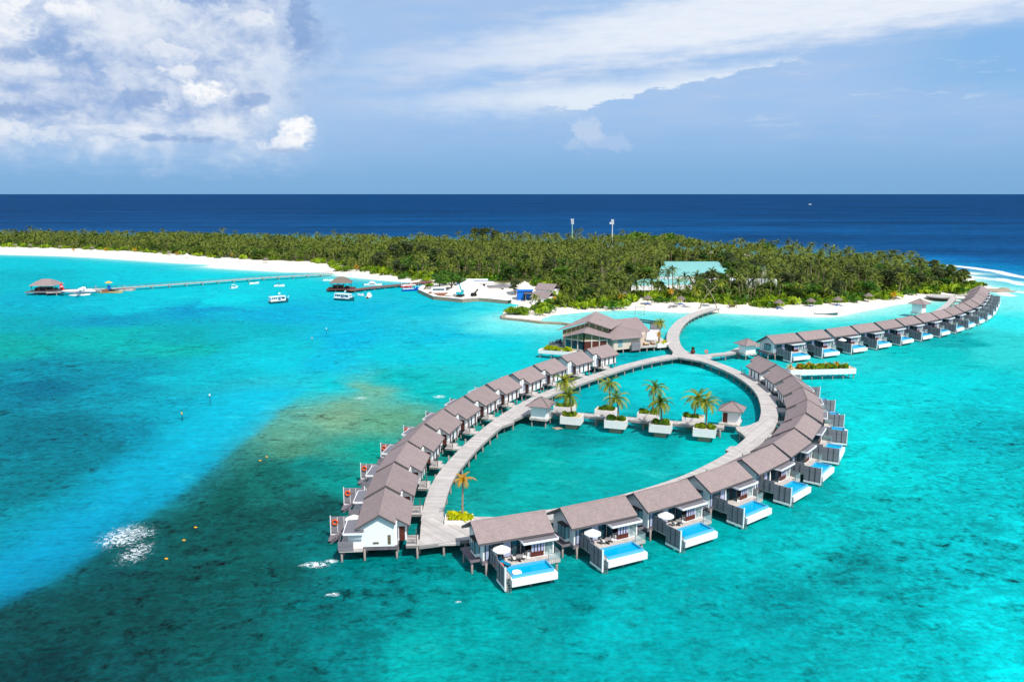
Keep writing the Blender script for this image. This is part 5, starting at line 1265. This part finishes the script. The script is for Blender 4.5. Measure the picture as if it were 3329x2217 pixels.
def dhoni(px, lab, rz, l, hullm, roofm, cabin=True, grp=None):
    t = thing('passenger_boat', lab, 'boat', at(*px, 0), rz, grp)
    hull_mb(l, l * .29, 1.0, 1.0, .4).build('hull', M[hullm], t)
    MB().box(-l * .49, l * .2, -l * .135, -l * .125, 1.05, 1.45).box(-l * .49, l * .2, l * .125, l * .135, 1.05, 1.45).build('bulwark', M['hull'], t)
    if cabin:
        c_ = MB().box(-l * .46, -l * .12, -l * .12, l * .12, 1.0, 3.0).box(l * .06, l * .3, -l * .115, l * .115, 1.0, 3.0).build('cabin', M['hull'], t)
        for s_ in (-1, 1):
            for k in range(3): MB().box(-l * .43 + k * l * .1, -l * .43 + k * l * .1 + l * .07, s_ * l * .1215 - .02, s_ * l * .1215 + .02, 2.0, 2.65).build('window', M['glass'], c_)
            MB().box(l * .09, l * .27, s_ * l * .1165 - .02, s_ * l * .1165 + .02, 1.9, 2.6).build('window', M['glass'], c_)
    for x in (-l * .45, -l * .1, l * .05, l * .3):
        for s_ in (-1, 1): MB().bar((x, s_ * l * .13, 1.1), (x, s_ * l * .13, 3.02), .09).build('post', M['hull'], t)
    rp = []
    for k in range(24):
        a = 2 * math.pi * k / 24; rp.append((-l * .08 + l * .43 * math.copysign(abs(math.cos(a)) ** .55, math.cos(a)), l * .155 * math.copysign(abs(math.sin(a)) ** .6, math.sin(a))))
    MB().prism(ccw(rp), 3.02, 3.24).build('roof', M[roofm], t)
    MB().bar((l * .47, 0, 1.7), (l * .53, 0, 3.0), .2, .14).build('stem_post', M['hull'], t)
    ms_ = MB().bar((-l * .47, 0, 1.0), (-l * .48, 0, 5.0), .07).build('mast', M['metal'], t)
    MB().bar((-l * .0, 0, 3.24), (0, 0, 4.8), .06).box(-.02, .9, -.02, .02, 4.2, 4.8).build('flag', M['canvas'], t)
    return t
def launch(px, lab, rz, l, roof=True, grp=None, m='hull'):
    t = thing('motor_boat', lab, 'boat', at(*px, 0), rz, grp)
    hull_mb(l, l * .33, .75, .5, .3, 10).build('hull', M[m], t)
    ws = MB().add([(l * .05, -l * .1, .8), (l * .05, l * .1, .8), (-l * .04, l * .09, 1.35), (-l * .04, -l * .09, 1.35)], [(0, 1, 2, 3)]).build('windscreen', M['glass'], t)
    MB().box(-l * .3, -l * .12, -l * .1, l * .1, .62, 1.05).build('seat', M['canvas'], t)
    MB().box(-l * .53, -l * .49, -.2, .2, .2, 1.15).build('outboard', M['black'], t)
    if roof:
        for x in (-l * .25, l * .05):
            for s_ in (-1, 1): MB().bar((x, s_ * l * .11, .7), (x, s_ * l * .1, 2.0), .06).build('post', M['metal'], t)
        MB().box(-l * .3, l * .1, -l * .13, l * .13, 2.0, 2.1).build('roof', M['canvas' if roof is True else roof], t)
    return t
dhoni((907, 985), 'white double-cabin boat with dark teal hull moored in mid lagoon, left of the pair', .75, 9.5, 'tealhull', 'hull', grp='large white boats at anchor')
dhoni((1121, 977), 'white double-cabin boat with dark teal hull and flag moored near the red jetty', -.45, 11, 'tealhull', 'hull', grp='large white boats at anchor')
dhoni((1334, 946), 'bright blue wooden boat with pale roof lying by the harbour entrance', .35, 8.5, 'bluehull', 'canvas', False)
dhoni((1322, 935), 'dark red boat with small pale roof alongside the brown jetty', .4, 6.5, 'red', 'canvas', False)
launch((762, 938), 'small boxy white boat moored off the seaplane jetty', 1.2, 5.5)
launch((826, 924), 'small white speedboat with raised bow moored nearest the seaplane jetty', .8, 6, False)
launch((908, 932), 'small white boat with dark frame and engine moored alone', .2, 5.5, 'frame')
launch((1173, 962), 'tiny white dinghy beside the flybridge boat', 2.8, 4, False)
launch((1067, 914), 'low white skiff moored behind the thatched jetty shelter', .05, 6, False)
t = launch((1201, 968), 'white flybridge boat with rusty stern moored off the red jetty', 1.5, 7.5, False)
MB().box(-1.4, 1.0, -.85, .85, .7, 1.9).build('cabin', M['hull'], t); MB().box(-1.0, .4, -.6, .6, 1.91, 2.6).build('flybridge', M['hull'], t); MB().box(-3.84, -3.76, -.8, .8, .1, .75).build('transom', M['ruston'], t)
t = launch((1212, 929), 'long white motor yacht moored behind the red jetty', .15, 10, False)
MB().box(-2.2, 1.8, -1.2, 1.2, .7, 1.7).build('cabin', M['hull'], t); MB().box(-1.6, .8, -1.0, 1.0, 1.71, 2.4).build('flybridge', M['hull'], t); MB().box(-1.8, 1.2, -1.22, -1.205, 1.0, 1.5).build('window', M['glass'], t)
# boat on the horizon
p = at(2633, 666, 0); t = thing('fishing_boat', 'tiny white boat far out on the open sea', 'boat', p, 0); hull_mb(15, 4, 1.5, 1.2, .5).build('hull', M['hull'], t); MB().box(-4, 1, -1.4, 1.4, 1.4, 3.6).build('cabin', M['hull'], t); MB().bar((2, 0, 1.2), (2, 0, 7), .25).build('mast', M['hull'], t)

def jetty(name, lab, pts, w, z, step, mat='walk', rails=False):
    t = thing(name, lab, 'jetty'); bt, bs = MB(), MB(); path = smooth_path([(p[0], p[1], z) for p in pts], 6)
    ribbon(bt, bs, path, w, z, .4); bt.build('deck', M[mat], t); bs.build('fascia', M['walkside' if mat == 'walk' else 'jetty'], t)
    piles_along(t, path, step, (-w * .4, w * .4), z - .2, .22, 96)
    if rails:
        mb = MB(); L_ = 0
        for i in range(1, len(path)):
            d = path[i] - path[i - 1]; nrm = Vector((-d.y, d.x, 0)).normalized() * (w / 2 - .1)
            for s_ in (-1, 1): mb.bar(path[i - 1] + nrm * s_ + Vector((0, 0, 1)), path[i] + nrm * s_ + Vector((0, 0, 1)), .09)
        for i in range(0, len(path)):
            d = path[min(i + 1, len(path) - 1)] - path[max(i - 1, 0)]; nrm = Vector((-d.y, d.x, 0)).normalized() * (w / 2 - .1)
            for s_ in (-1, 1): mb.bar(path[i] + nrm * s_, path[i] + nrm * s_ + Vector((0, 0, 1.02)), .08)
        mb.build('railing', M['fascia'], t)
    return t
jp = [(150, 951), (260, 945), (400, 935), (550, 925), (700, 914), (850, 903), (1000, 894), (1080, 889)]
jetty('jetty', 'long thin grey jetty from the seaplane shelter to the sand spit', [at(x, y, 1.6) for x, y in jp], 3.2, 1.6, 9, 'walk', True)
jetty('jetty', 'red-brown timber jetty from the harbour beach to a thatched shelter', [at(x, y, 1.3) for x, y in ((1130, 944), (1200, 935), (1290, 926), (1385, 916), (1400, 914))], 4.5, 1.3, 7, 'jetty')
def shelter(px, lab, w, d, z, eave, peak, wallm=None, ridge=.35, rz=0.0, deckm='plank', roofm='thatch'):
    t = thing('pavilion', lab, 'pavilion', at(*px, 0), rz)
    MB().box(-w * .62, w * .62, -d * .6, d * .6, z - .5, z).build('deck', M[deckm], t)
    rr_ = w * ridge / 2
    vs = [(-w / 2, -d / 2, eave), (w / 2, -d / 2, eave), (w / 2, d / 2, eave), (-w / 2, d / 2, eave), (-rr_, 0, peak), (rr_, 0, peak)]
    mb = MB(); mid = [((vs[i][0] + (vs[4][0] if vs[i][0] < 0 else vs[5][0])) / 2 * .94, vs[i][1] / 2 * .94, (eave + peak) / 2 + .28 * (peak - eave) * .5) for i in range(4)]
    mb.add(vs + mid, [(0, 1, 7, 6), (1, 2, 8, 7), (2, 3, 9, 8), (3, 0, 6, 9), (6, 7, 5, 4), (7, 8, 5), (8, 9, 4, 5), (9, 6, 4), (3, 2, 1, 0)])
    mb.build('roof', M[roofm], t)
    for x in (-w * .42, -w * .14, w * .14, w * .42):
        for y in (-d * .4, d * .4): MB().bar((x, y, z), (x, y, eave + .1), .24).build('post', M['bark'], t)
    for x in (-w * .55, -w * .2, w * .2, w * .55):
        for y in (-d * .5, d * .5): pile(t, x, y, z - .4, .22)
    if wallm: MB().box(-w * .36, w * .1, -d * .3, d * .3, z, z + 1.6).box(w * .2, w * .34, -d * .2, d * .2, z, z + 1.1).build('counter', M[wallm], t)
    return t
shelter((155, 955), 'large hipped shelter on piles at the far end of the seaplane jetty', 12.5, 11, 1.8, 4.6, 7.6, 'frame', .3, .05, 'screenw', 'roof')
shelter((1110, 945), 'open thatched shelter at the end of the red-brown jetty', 11.5, 9.5, 1.35, 4.4, 7.4, 'frame', .25, .1, 'jetty')
p = at(360, 948, 0)
t = thing('pontoon', 'pale floating pontoon in front of the seaplane jetty', 'pontoon', (p.x, p.y + 4, 0), .1); MB().box(-14, 10, -2.6, 2.6, -.3, .9).build('deck', M['plank'], t); pile(t, -8, -2.9, 3.2, .2); pile(t, 6, -2.9, 3.2, .2)
# seaplane
p = at(258, 961, 0); t = thing('seaplane', 'white twin-engine seaplane with a red tail moored by the shelter', 'seaplane', (p.x, p.y, 0), .3); t.scale = (.95,) * 3
prof = [(-8.6, .28, 2.75), (-6.5, .55, 2.6), (-3, .95, 2.35), (0, 1.0, 2.3), (4, 1.0, 2.3), (6.2, .85, 2.2), (7.6, .45, 2.0), (8.1, .08, 1.95)]
f_ = MB().tube([(x, 0, z) for x, r_, z in prof], [r_ for x, r_, z in prof], 14).build('fuselage', M['hull'], t, True)
w_ = MB()
for s_ in (-1, 1):
    for k in range(6): w_.box(-2.4 + k * 1.05, -1.95 + k * 1.05, s_ * .97 - .03, s_ * .97 + .03, 2.5, 2.95)
w_.build('window', M['glass'], f_); MB().box(-5.5, 5.5, -1.005, -.93, 2.12, 2.26).build('stripe', M['red'], f_)
MB().slab([(-.2, -10, 3.55), (1.7, -10, 3.55), (1.7, 10, 3.55), (-.2, 10, 3.55)], .24).build('wing', M['hull'], t)
fin = MB().prism_x([(-8.7, 2.8), (-6.6, 3.0), (-7.6, 6.4), (-8.8, 6.4)], -.12, .12); fo = fin.build('tail_fin', M['red'], t); fo.rotation_euler = (0, 0, -math.pi / 2)
fo.data.transform(Matrix.Identity(4)); fo.scale = (1, 1, 1); fo.rotation_euler = (0, 0, math.pi / 2); fo.data.transform(Matrix.Rotation(math.pi, 4, 'Z')) if False else None
fo.data.transform(Matrix(((1, 0, 0, 0), (0, -1, 0, 0), (0, 0, 1, 0), (0, 0, 0, 1))))
MB().lathe([(.55, -.02), (.55, .02)], 14).build('roundel', M['hull'], t).matrix_basis = Matrix.Translation((-7.9, -.14, 4.9)) @ Matrix.Rotation(math.pi / 2, 4, 'X')
MB().slab([(-8.6, -3.2, 4.9), (-7.4, -3.2, 4.9), (-7.2, 3.2, 4.9), (-8.6, 3.2, 4.9)], .16).build('tailplane', M['red'], t)
for s_ in (-1, 1):
    e_ = MB().tube([(-.6, s_ * 2.9, 3.3), (.8, s_ * 2.9, 3.35), (2.7, s_ * 2.9, 3.35), (3.1, s_ * 2.9, 3.35)], [.25, .5, .42, .1], 10).build('engine', M['hull'], t, True)
    MB().bar((2.95, s_ * 2.9 - 1.2, 3.35), (2.95, s_ * 2.9 + 1.2, 3.35), .12, .2).bar((2.97, s_ * 2.9, 2.15), (2.97, s_ * 2.9, 4.55), .12, .2).build('propeller', M['black'], e_)
    fl_ = MB().tube([(-4.6, s_ * 1.7, .5), (-2, s_ * 1.7, .35), (2.5, s_ * 1.7, .35), (5.0, s_ * 1.7, .55), (5.8, s_ * 1.7, .8)], [.2, .5, .55, .42, .1], 10).build('float', M['hull'], t, True)
    MB().bar((1.6, s_ * 1.7, .7), (1.6, s_ * .7, 1.9), .12).bar((-1.8, s_ * 1.7, .7), (-1.8, s_ * .7, 1.9), .12).build('strut', M['metal'], fl_)
p = at(362, 953, 0); t = thing('work_boat', 'low brown work boat with reddish bundles alongside the pontoon', 'boat', p, .12); hull_mb(11, 2.6, .6, .5, .3).build('hull', M['tan'], t)
c_ = MB().box(-4.2, -1.6, -.9, .9, .5, 1.9).build('cargo', M['ruston'], t)
for k, (dx_, m) in enumerate(((-4.2, 'blue'), (-3.5, 'canvas'))): pass
pp = at(355, 940, 1.6); t = thing('parasol', 'yellow parasol over a blue stand on the seaplane jetty', 'umbrella', pp); MB().bar((0, 0, 0), (0, 0, 3.4), .1).build('pole', M['metal'], t); MB().lathe([(1.9, 3.3), (1.0, 3.8), (.05, 4.1)], 10).build('canopy', M['yellow'], t); MB().box(-.6, .6, -.5, .5, 0, 2.0).build('stand', M['blue'], t)

# channel marker posts, mooring buoys, a rope swing set in the water
for k, (x, y, h) in enumerate(((684, 1316, 2.7), (593, 1368, 2.0), (1062, 1088, 2.4), (1015, 1114, 1.8))):
    p = at(x, y, 0); t = thing('marker_post', ['tall channel marker post with pale head in the bright channel', 'shorter channel marker post on the left edge of the bright channel', 'distant channel marker post below the moored boats', 'faint distant marker post, left of its taller neighbour'][k], 'marker', p)
    MB().bar((0, 0, -1), (0, 0, h), .12).build('post', M['tealhull'], t); MB().box(-.14, .14, -.07, .07, h - .45, h + .02).build('board', M['yellow' if k % 2 else 'canvas'], t)
for k, (x, y) in enumerate(((846, 1498), (867, 1486), (636, 1715), (598, 1757), (541, 1817))):
    p = at(x, y, 0); t = thing('mooring_buoy', 'small orange buoy floating over the dark reef left of the villas', 'buoy', p, 0, 'orange buoys over the reef'); MB().tube([(-.24, 0, .05), (-.14, 0, .06), (.14, 0, .06), (.24, 0, .05)], [.05, .12, .12, .05], 8).build('float', M['yellow'], t); MB().bar((0, 0, .15), (0, 0, .34), .04).build('eye', M['orange'], t)
p = at(2079, 1024, 0); t = thing('swing_set', 'two-post swing frame standing in the shallows behind the restaurant', 'swing', p, .05)
MB().bar((-1.9, 0, -.6), (-1.9, 0, 3.6), .16).bar((1.9, 0, -.6), (1.9, 0, 3.6), .16).bar((-2.0, 0, 3.55), (2.0, 0, 3.55), .14).build('frame', M['bark'], t); MB().bar((-.5, 0, 3.5), (-.5, 0, .9), .04).bar((.5, 0, 3.5), (.5, 0, .9), .04).box(-.6, .6, -.15, .15, .85, .92).build('seat', M['bark'], t)
# submerged rock in the lagoon, boulders off the point
def boulder(px, s, lab, seed, z=0.0):
    r = np.random.default_rng(seed); t = MB(); n, m = 14, 8; rows = []
    for i in range(m + 1):
        for k in range(n):
            a, b_ = 2 * math.pi * k / n, math.pi * i / m; q = 1 + .22 * math.sin(3 * a + seed + i) + .15 * r.normal() * math.sin(b_)
            rows.append((s[0] * math.cos(a) * math.sin(b_) * q, s[1] * math.sin(a) * math.sin(b_) * q, s[2] * math.cos(b_)))
    fs = [(i * n + k, (i + 1) * n + k, (i + 1) * n + (k + 1) % n, i * n + (k + 1) % n) for i in range(m) for k in range(n)]
    o = t.add(rows, fs).build('rock', M['rock'], None, True); o.location = at(*px, z); tag(o, lab, 'rock')
boulder((1812, 1393), (1.2, .7, .3), 'small rock awash below the left hut', 3)
boulder((3235, 947), (9, 5, 1.3), 'large pale boulder at the tip of the right point', 5); boulder((3262, 942), (3, 2, 1.2), 'dark small boulder at the very tip of the right point', 7)

# ------------------------------------------------------------------ harbour and beach things
def wall_along(lab, pts, w, z1, m='concrete'):
    t = MB(); path = [at(x, y, 0) for x, y in pts]
    bs_ = MB(); bt_ = MB(); ribbon(bt_, bs_, path, w, z1, z1 + 1.2); o = thing('quay_wall', lab, 'wall'); bt_.build('coping', M[m], o); bs_.build('face', M['rock'], o); return o
wall_along('pale quay wall round the harbour yard', [(1378, 938), (1367, 951), (1417, 974), (1470, 979), (1504, 983), (1532, 980), (1560, 979), (1600, 982), (1657, 988)], 2.6, 1.75)
wall_along('stone breakwater along the sandy point', [(1634, 1031), (1637, 1038), (1700, 1044), (1763, 1052), (1790, 1053), (1830, 1055), (1858, 1059)], 2.2, .75, 'rock')
def heap(px, rx, ry, h, lab, seed):
    r = np.random.default_rng(seed); mb = MB(); n, m = 26, 9; vs = []
    for i in range(m + 1):
        for k in range(n):
            a = 2 * math.pi * k / n; f = i / m; q = 1 + .12 * math.sin(2 * a + seed) + .06 * math.sin(5 * a)
            vs.append((rx * math.cos(a) * f * q, ry * math.sin(a) * f * q, h * (1 - f) ** 1.05 * (1 + .04 * r.normal()) + (.15 if f == 0 else 0)))
    fs = [(i * n + k, (i + 1) * n + k, (i + 1) * n + (k + 1) % n, i * n + (k + 1) % n) for i in range(m) for k in range(n)]
    o = mb.add(vs, fs).build('sand_heap', ms, None, True); o.location = at(*px, 1.0); tag(o, lab, 'sand heap'); return o
for nm_ in ('under', 'wet'): pass
heap((1525, 955), 13, 10, 7.5, 'tall cone of white sand on the harbour quay', 1); heap((1705, 958), 9, 8, 6.5, 'steep white sand heap among the trees right of the yard', 2); heap((1625, 960), 10, 6, 3, 'low spread sand heap in the middle of the yard', 3); heap((1712, 1003), 5, 4, 3.4, 'small white sand heap behind the cove bushes', 4)
# excavator
p = at(1497, 963, 1.2); t = thing('excavator', 'turquoise excavator with raised arm on the quay', 'excavator', p, -.3); t.scale = (.85,) * 3
for s_ in (-1, 1): MB().prism_x([(-2, .1), (-1.6, -.0), (1.6, 0), (2, .1), (2.2, .5), (1.8, .95), (-1.8, .95), (-2.2, .5)], s_ * 1.2 - .3, s_ * 1.2 + .3).build('track', M['black'], t).rotation_euler = (0, 0, math.pi / 2)
MB().box(-2.4, 1.6, -1.3, 1.3, 1.1, 2.3).build('body', M['tealx'], t); c_ = MB().box(.3, 1.6, .2, 1.3, 2.31, 3.6).build('cab', M['tealx'], t); MB().box(1.602, 1.63, .35, 1.15, 2.5, 3.45).build('window', M['glass'], c_)
MB().bar((1.2, -.4, 2.0), (-.2, -.4, 6.2), .5, .6).build('boom', M['tealx'], t); MB().bar((-.2, -.4, 6.2), (-1.2, -.4, 8.0), .4, .45).build('arm', M['tealx'], t); MB().prism_x([(-2.0, 7.2), (-.9, 7.2), (-1.0, 8.2), (-1.7, 8.3)], -.9, .1).build('bucket', M['black'], t)
p = at(1436, 962, .3); t = thing('barge', 'white cabin barge with rusted sides moored on the quay', 'barge', p, .1); MB().box(-6.5, 9, -2.6, 2.6, -.4, 1.7).build('hull', M['ruston'], t); c_ = MB().box(-5, 2, -1.8, 1.8, 1.71, 4.3).build('cabin', M['hull'], t); MB().box(-4.4, 1.4, -1.83, -1.803, 3.0, 3.8).build('window', M['glass'], c_)
p = at(1540, 962, 1.2); t = thing('loader', 'dark machine with a tilted bucket beside the sand cone', 'loader', p, .4); t.scale = (.75,) * 3; MB().box(-1.6, 1.6, -1, 1, .7, 2.0).build('body', M['black'], t); MB().slab([(.6, -1.3, 2.0), (3.0, -1.3, 4.4), (3.0, 1.3, 4.4), (.6, 1.3, 2.0)], .4).build('bucket', M['frame'], t)
for x in (-1.1, 1.1):
    for s_ in (-1, 1): MB().lathe([(.7, -.2), (.7, .2)], 14).build('wheel', M['black'], t).matrix_basis = Matrix.Translation((x, s_ * 1.15, .7)) @ Matrix.Rotation(math.pi / 2, 4, 'X')
def shed(px, w, d, h, rise, rz, lab, wm, rm, z=1.0, open_=False, name='shed'):
    t = thing(name, lab, 'shed', at(*px, z), rz)
    if open_:
        for x in (-w / 2 + .2, w / 2 - .2):
            for y in (-d / 2 + .2, d / 2 - .2): MB().bar((x, y, 0), (x, y, h), .2).build('post', M['metal'], t)
    else:
        w_ = MB().box(-w / 2, w / 2, -d / 2, d / 2, -.5, h).build('wall', M[wm], t); MB().box(-w * .08, w * .08, -d / 2 - .03, -d / 2 - .003, 0, h * .75).build('door', M['frame'], w_)
    mb = MB(); mb.slab([(-w / 2 - .5, -d / 2 - .5, h), (w / 2 + .5, -d / 2 - .5, h), (w / 2 + .5, 0, h + rise), (-w / 2 - .5, 0, h + rise)], .12); mb.slab([(-w / 2 - .5, 0, h + rise), (w / 2 + .5, 0, h + rise), (w / 2 + .5, d / 2 + .5, h), (-w / 2 - .5, d / 2 + .5, h)], .12); mb.build('roof', M[rm], t); return t
shed((1765, 985), 8, 7, 3.0, 2.2, -.5, 'grey gabled shed at the right end of the harbour yard', 'white', 'roof'); shed((1780, 966), 9, 8, 4.0, 2.6, -.5, 'taller grey gabled shed behind its lower neighbour', 'white', 'roof')
shed((1735, 976), 8, 5, 3.4, .3, 0, 'open lean-to beside a blue tarpaulin in the yard', 'white', 'fascia', 1.0, True); shed((1705, 972), 7, 5, 4.2, .4, .1, 'bright blue tarpaulin-covered store in the yard', 'blue', 'blue'); shed((1536, 930), 16, 7, 3.4, .5, -.06, 'blue-fronted shed with pale roof under the trees', 'blue', 'hull'); shed((1574, 936), 9, 4, 3.0, .4, 0, 'white store building behind the sand heaps', 'white', 'hull')
shed((1630, 948), 14, 6, 2.8, .5, 0, 'low pale workshop at the back of the yard', 'concrete', 'standing'); shed((1398, 906), 6, 4, 2.5, .5, 0, 'small grey store at the root of the red-brown jetty', 'concrete', 'standing')
def warehouse(pts, z0, z1, rise, lab, roofm='teal'):
    """long low building: wall prism and two-slope roof on a photo-measured footprint"""
    q_ = [at(x, y, 1.0) for x, y in pts]; t = thing('warehouse', lab, 'building', q_[0]); o = q_[0]
    r_ = [p - o for p in q_]; MB().prism(ccw([(p.x, p.y) for p in r_]), -.5, z1).build('wall', M['white'], t)
    m0, m1 = (r_[0] + r_[3]) / 2, (r_[1] + r_[2]) / 2; mb = MB()
    Z = lambda p, z: (p.x, p.y, z)
    mb.slab([Z(r_[0], z1 + .1), Z(r_[1], z1 + .1), Z(m1, z1 + rise), Z(m0, z1 + rise)], .15); mb.slab([Z(m0, z1 + rise), Z(m1, z1 + rise), Z(r_[2], z1 + .1), Z(r_[3], z1 + .1)], .15); mb.build('roof', M[roofm], t); return t
warehouse([(2052, 948), (2250, 944), (2225, 924), (2090, 926)], 0, 3.0, 1.2, 'large building with turquoise sheet roof in front of the bigger one'); warehouse([(2135, 922), (2360, 920), (2335, 868), (2160, 868)], 0, 3.6, 1.2, 'biggest turquoise-roofed building in the middle of the grove')
warehouse([(2300, 925), (2368, 925), (2358, 905), (2300, 905)], 0, 5.5, 2.0, 'small turquoise-roofed wing at the right end'); warehouse([(2370, 938), (2525, 944), (2520, 932), (2375, 928)], 0, 4.2, .8, 'long low white-roofed building hidden in palms', 'hull'); warehouse([(2462, 914), (2492, 914), (2492, 902), (2466, 902)], 0, 6.5, 2.0, 'pale blue roof glimpsed among the right-hand palms', 'bluegl')
# telecom masts
for k, (x, y, zt, m) in enumerate(((1859, 830, 29, 'greenpole'), (1989, 820, 27.5, 'antenna'))):
    p = at(x, y, 1.0); t = thing('telecom_mast', ['pale green telecom mast with panel antennas, the left of two', 'white telecom mast with dish and panels, the right of two'][k], 'mast', p)
    MB().tube([(0, 0, 0), (0, 0, zt)], [.55, .3], 10).build('pole', M[m], t)
    for j in range(3): a = j * 2.1 + .3; MB().box(-.28, .28, -.14, .14, zt - 4.5, zt - .2).build('antenna_panel', M['antenna'], t).location = (1.0 * math.cos(a), 1.0 * math.sin(a), .4)
    MB().bar((-1.1, 0, zt - 1.2), (1.1, 0, zt - 1.2), .14).bar((0, -1.1, zt - 3.4), (0, 1.1, zt - 3.4), .14).build('bracket', M['metal'], t)
    if k: MB().lathe([(.1, 0), (.9, .35), (.95, .4)], 14).build('dish', M['antenna'], t).matrix_basis = Matrix.Translation((-1.6, -.3, zt - 3.0)) @ Matrix.Rotation(math.pi / 2, 4, 'X')
# thatched beach parasols with loungers
UMB = [(2105, 989, 'left of the boardwalk arm, nearest the restaurant'), (2213, 991, 'on open sand left of the boardwalk arm'), (2030, 978, 'among golden palms left of the arm'), (2531, 1003, 'between pale trunks and the beached boat'), (2635, 998, 'just left of the beached sailing boat'), (2722, 993, 'right of the beached sailing boat'), (2822, 980, 'at the edge of the green on the far right sand'),
       (50, 806, 'at the far left end of the long beach'), (100, 808, 'second from the far left end of the beach'), (197, 812, 'third from the far left end of the beach'), (300, 816, 'fourth from the far left end of the beach'), (550, 832, 'on the wide left beach by yellow palms'), (608, 842, 'open white-topped on the wide left beach'), (865, 856, 'on the sand spit behind the jetty')]
for k, (x, y, where) in enumerate(UMB):
    p = at(x, y, 1.2); t = thing('thatched_parasol', f'grey thatched beach parasol {where}', 'umbrella', p, 0, 'thatched parasols on the beaches')
    MB().tube([(0, 0, -.4), (0, 0, 3.2)], .09, 8).build('pole', M['bark'], t)
    MB().lathe([(2.3, 2.45), (2.2, 2.62), (1.2, 3.35), (.1, 4.1), (.02, 4.2)], 16).build('canopy', M['thatch' if k != 12 else 'canvas'], t)
    if k in (0, 1, 3, 4, 5): 
        for j in (-1, 1): lounger((p.x + j * .9, p.y - 1.6, 1.15), 2.9 * j * .2, f'{("left", "right")[j > 0]} blue lounger, parasol {where}', 'blue', 'blue loungers on the beach')
# hanging beach swing/cabana, beached sailing boat
p = at(2380, 1001, 1.0); t = thing('beach_swing', 'timber A-frame swing bench on the sand right of the boardwalk arm', 'swing', p, .1)
for x in (-1.6, 1.6): MB().bar((x, -1.1, 0), (x, 0, 2.7), .16).bar((x, 1.1, 0), (x, 0, 2.7), .16).build('leg', M['bark'], t)
MB().bar((-2, 0, 2.7), (2, 0, 2.7), .18).build('beam', M['bark'], t); MB().box(-1.2, 1.2, -.4, .4, .55, .65).box(-1.2, 1.2, .36, .42, .65, 1.2).bar((-1.1, 0, .6), (-1.1, 0, 2.6), .05).bar((1.1, 0, .6), (1.1, 0, 2.6), .05).build('bench', M['bark'], t)
shed((2188, 999), 3, 1.8, .7, .3, .1, 'grey upturned little boat rack on the sand left of the arm', 'concrete', 'standing', 1.0, False, 'boat_rack')
p = at(2685, 1024, .2); t = thing('sailing_dhoni', 'white beached sailing boat with curved prow and bare mast at the waterline', 'boat', p, -.16); t.scale = (.62,) * 3
hull_mb(15, 3.0, .9, .9, .3, 14, 1.4, .25).build('hull', M['tealhull'], t); MB().prism([(-6.8, .15), (-6.8, -.15), (-3, -1.05), (1, -1.15), (4, -.8), (6.6, -.1), (6.6, .1), (4, .8), (1, 1.15), (-3, 1.05)], .7, 1.05).build('deck', M['hull'], t); MB().tube([(6.6, 0, 1.2), (7.6, 0, 1.9), (8.0, 0, 3.0), (7.7, 0, 3.8)], [.22, .2, .15, .08], 8).build('prow', M['tealhull'], t); MB().tube([(-7.0, 0, .8), (-7.9, 0, 1.6), (-8.1, 0, 3.0)], [.2, .14, .08], 8).build('stern_post', M['tealhull'], t); MB().bar((1.0, 0, .5), (1.2, 0, 7.5), .14).build('mast', M['metal'], t)
# pot and marker at the crossing
p = (55.2, 238.4, DZ + .03); t = thing('clay_jar', 'big brown clay jar with a plant at the boardwalk crossing', 'jar', p); MB().lathe([(.35, 0), (.75, .5), (.7, 1.0), (.35, 1.3), (.42, 1.4)], 14).build('jar', M['brown'], t, True)
T, ti = leaf_ball(600, 80, .3, [(0, 0, 1.7, .5)]); mesh_obj('foliage', tri_mesh('foliage', T, M['darkleaf'], None, ti), t)
p = (59.2, 238.2, 0); t = thing('life_ring', 'orange life ring post by the crossing, behind the clay jar', 'life ring', p); MB().bar((0, 0, .3), (0, 0, 3.4), .12).build('post', M['metal'], t); o = torus(.42, .13).build('ring', M['orange'], t, True); o.location = (0, -.15, 2.8); o.rotation_euler = (math.pi / 2, 0, 0)
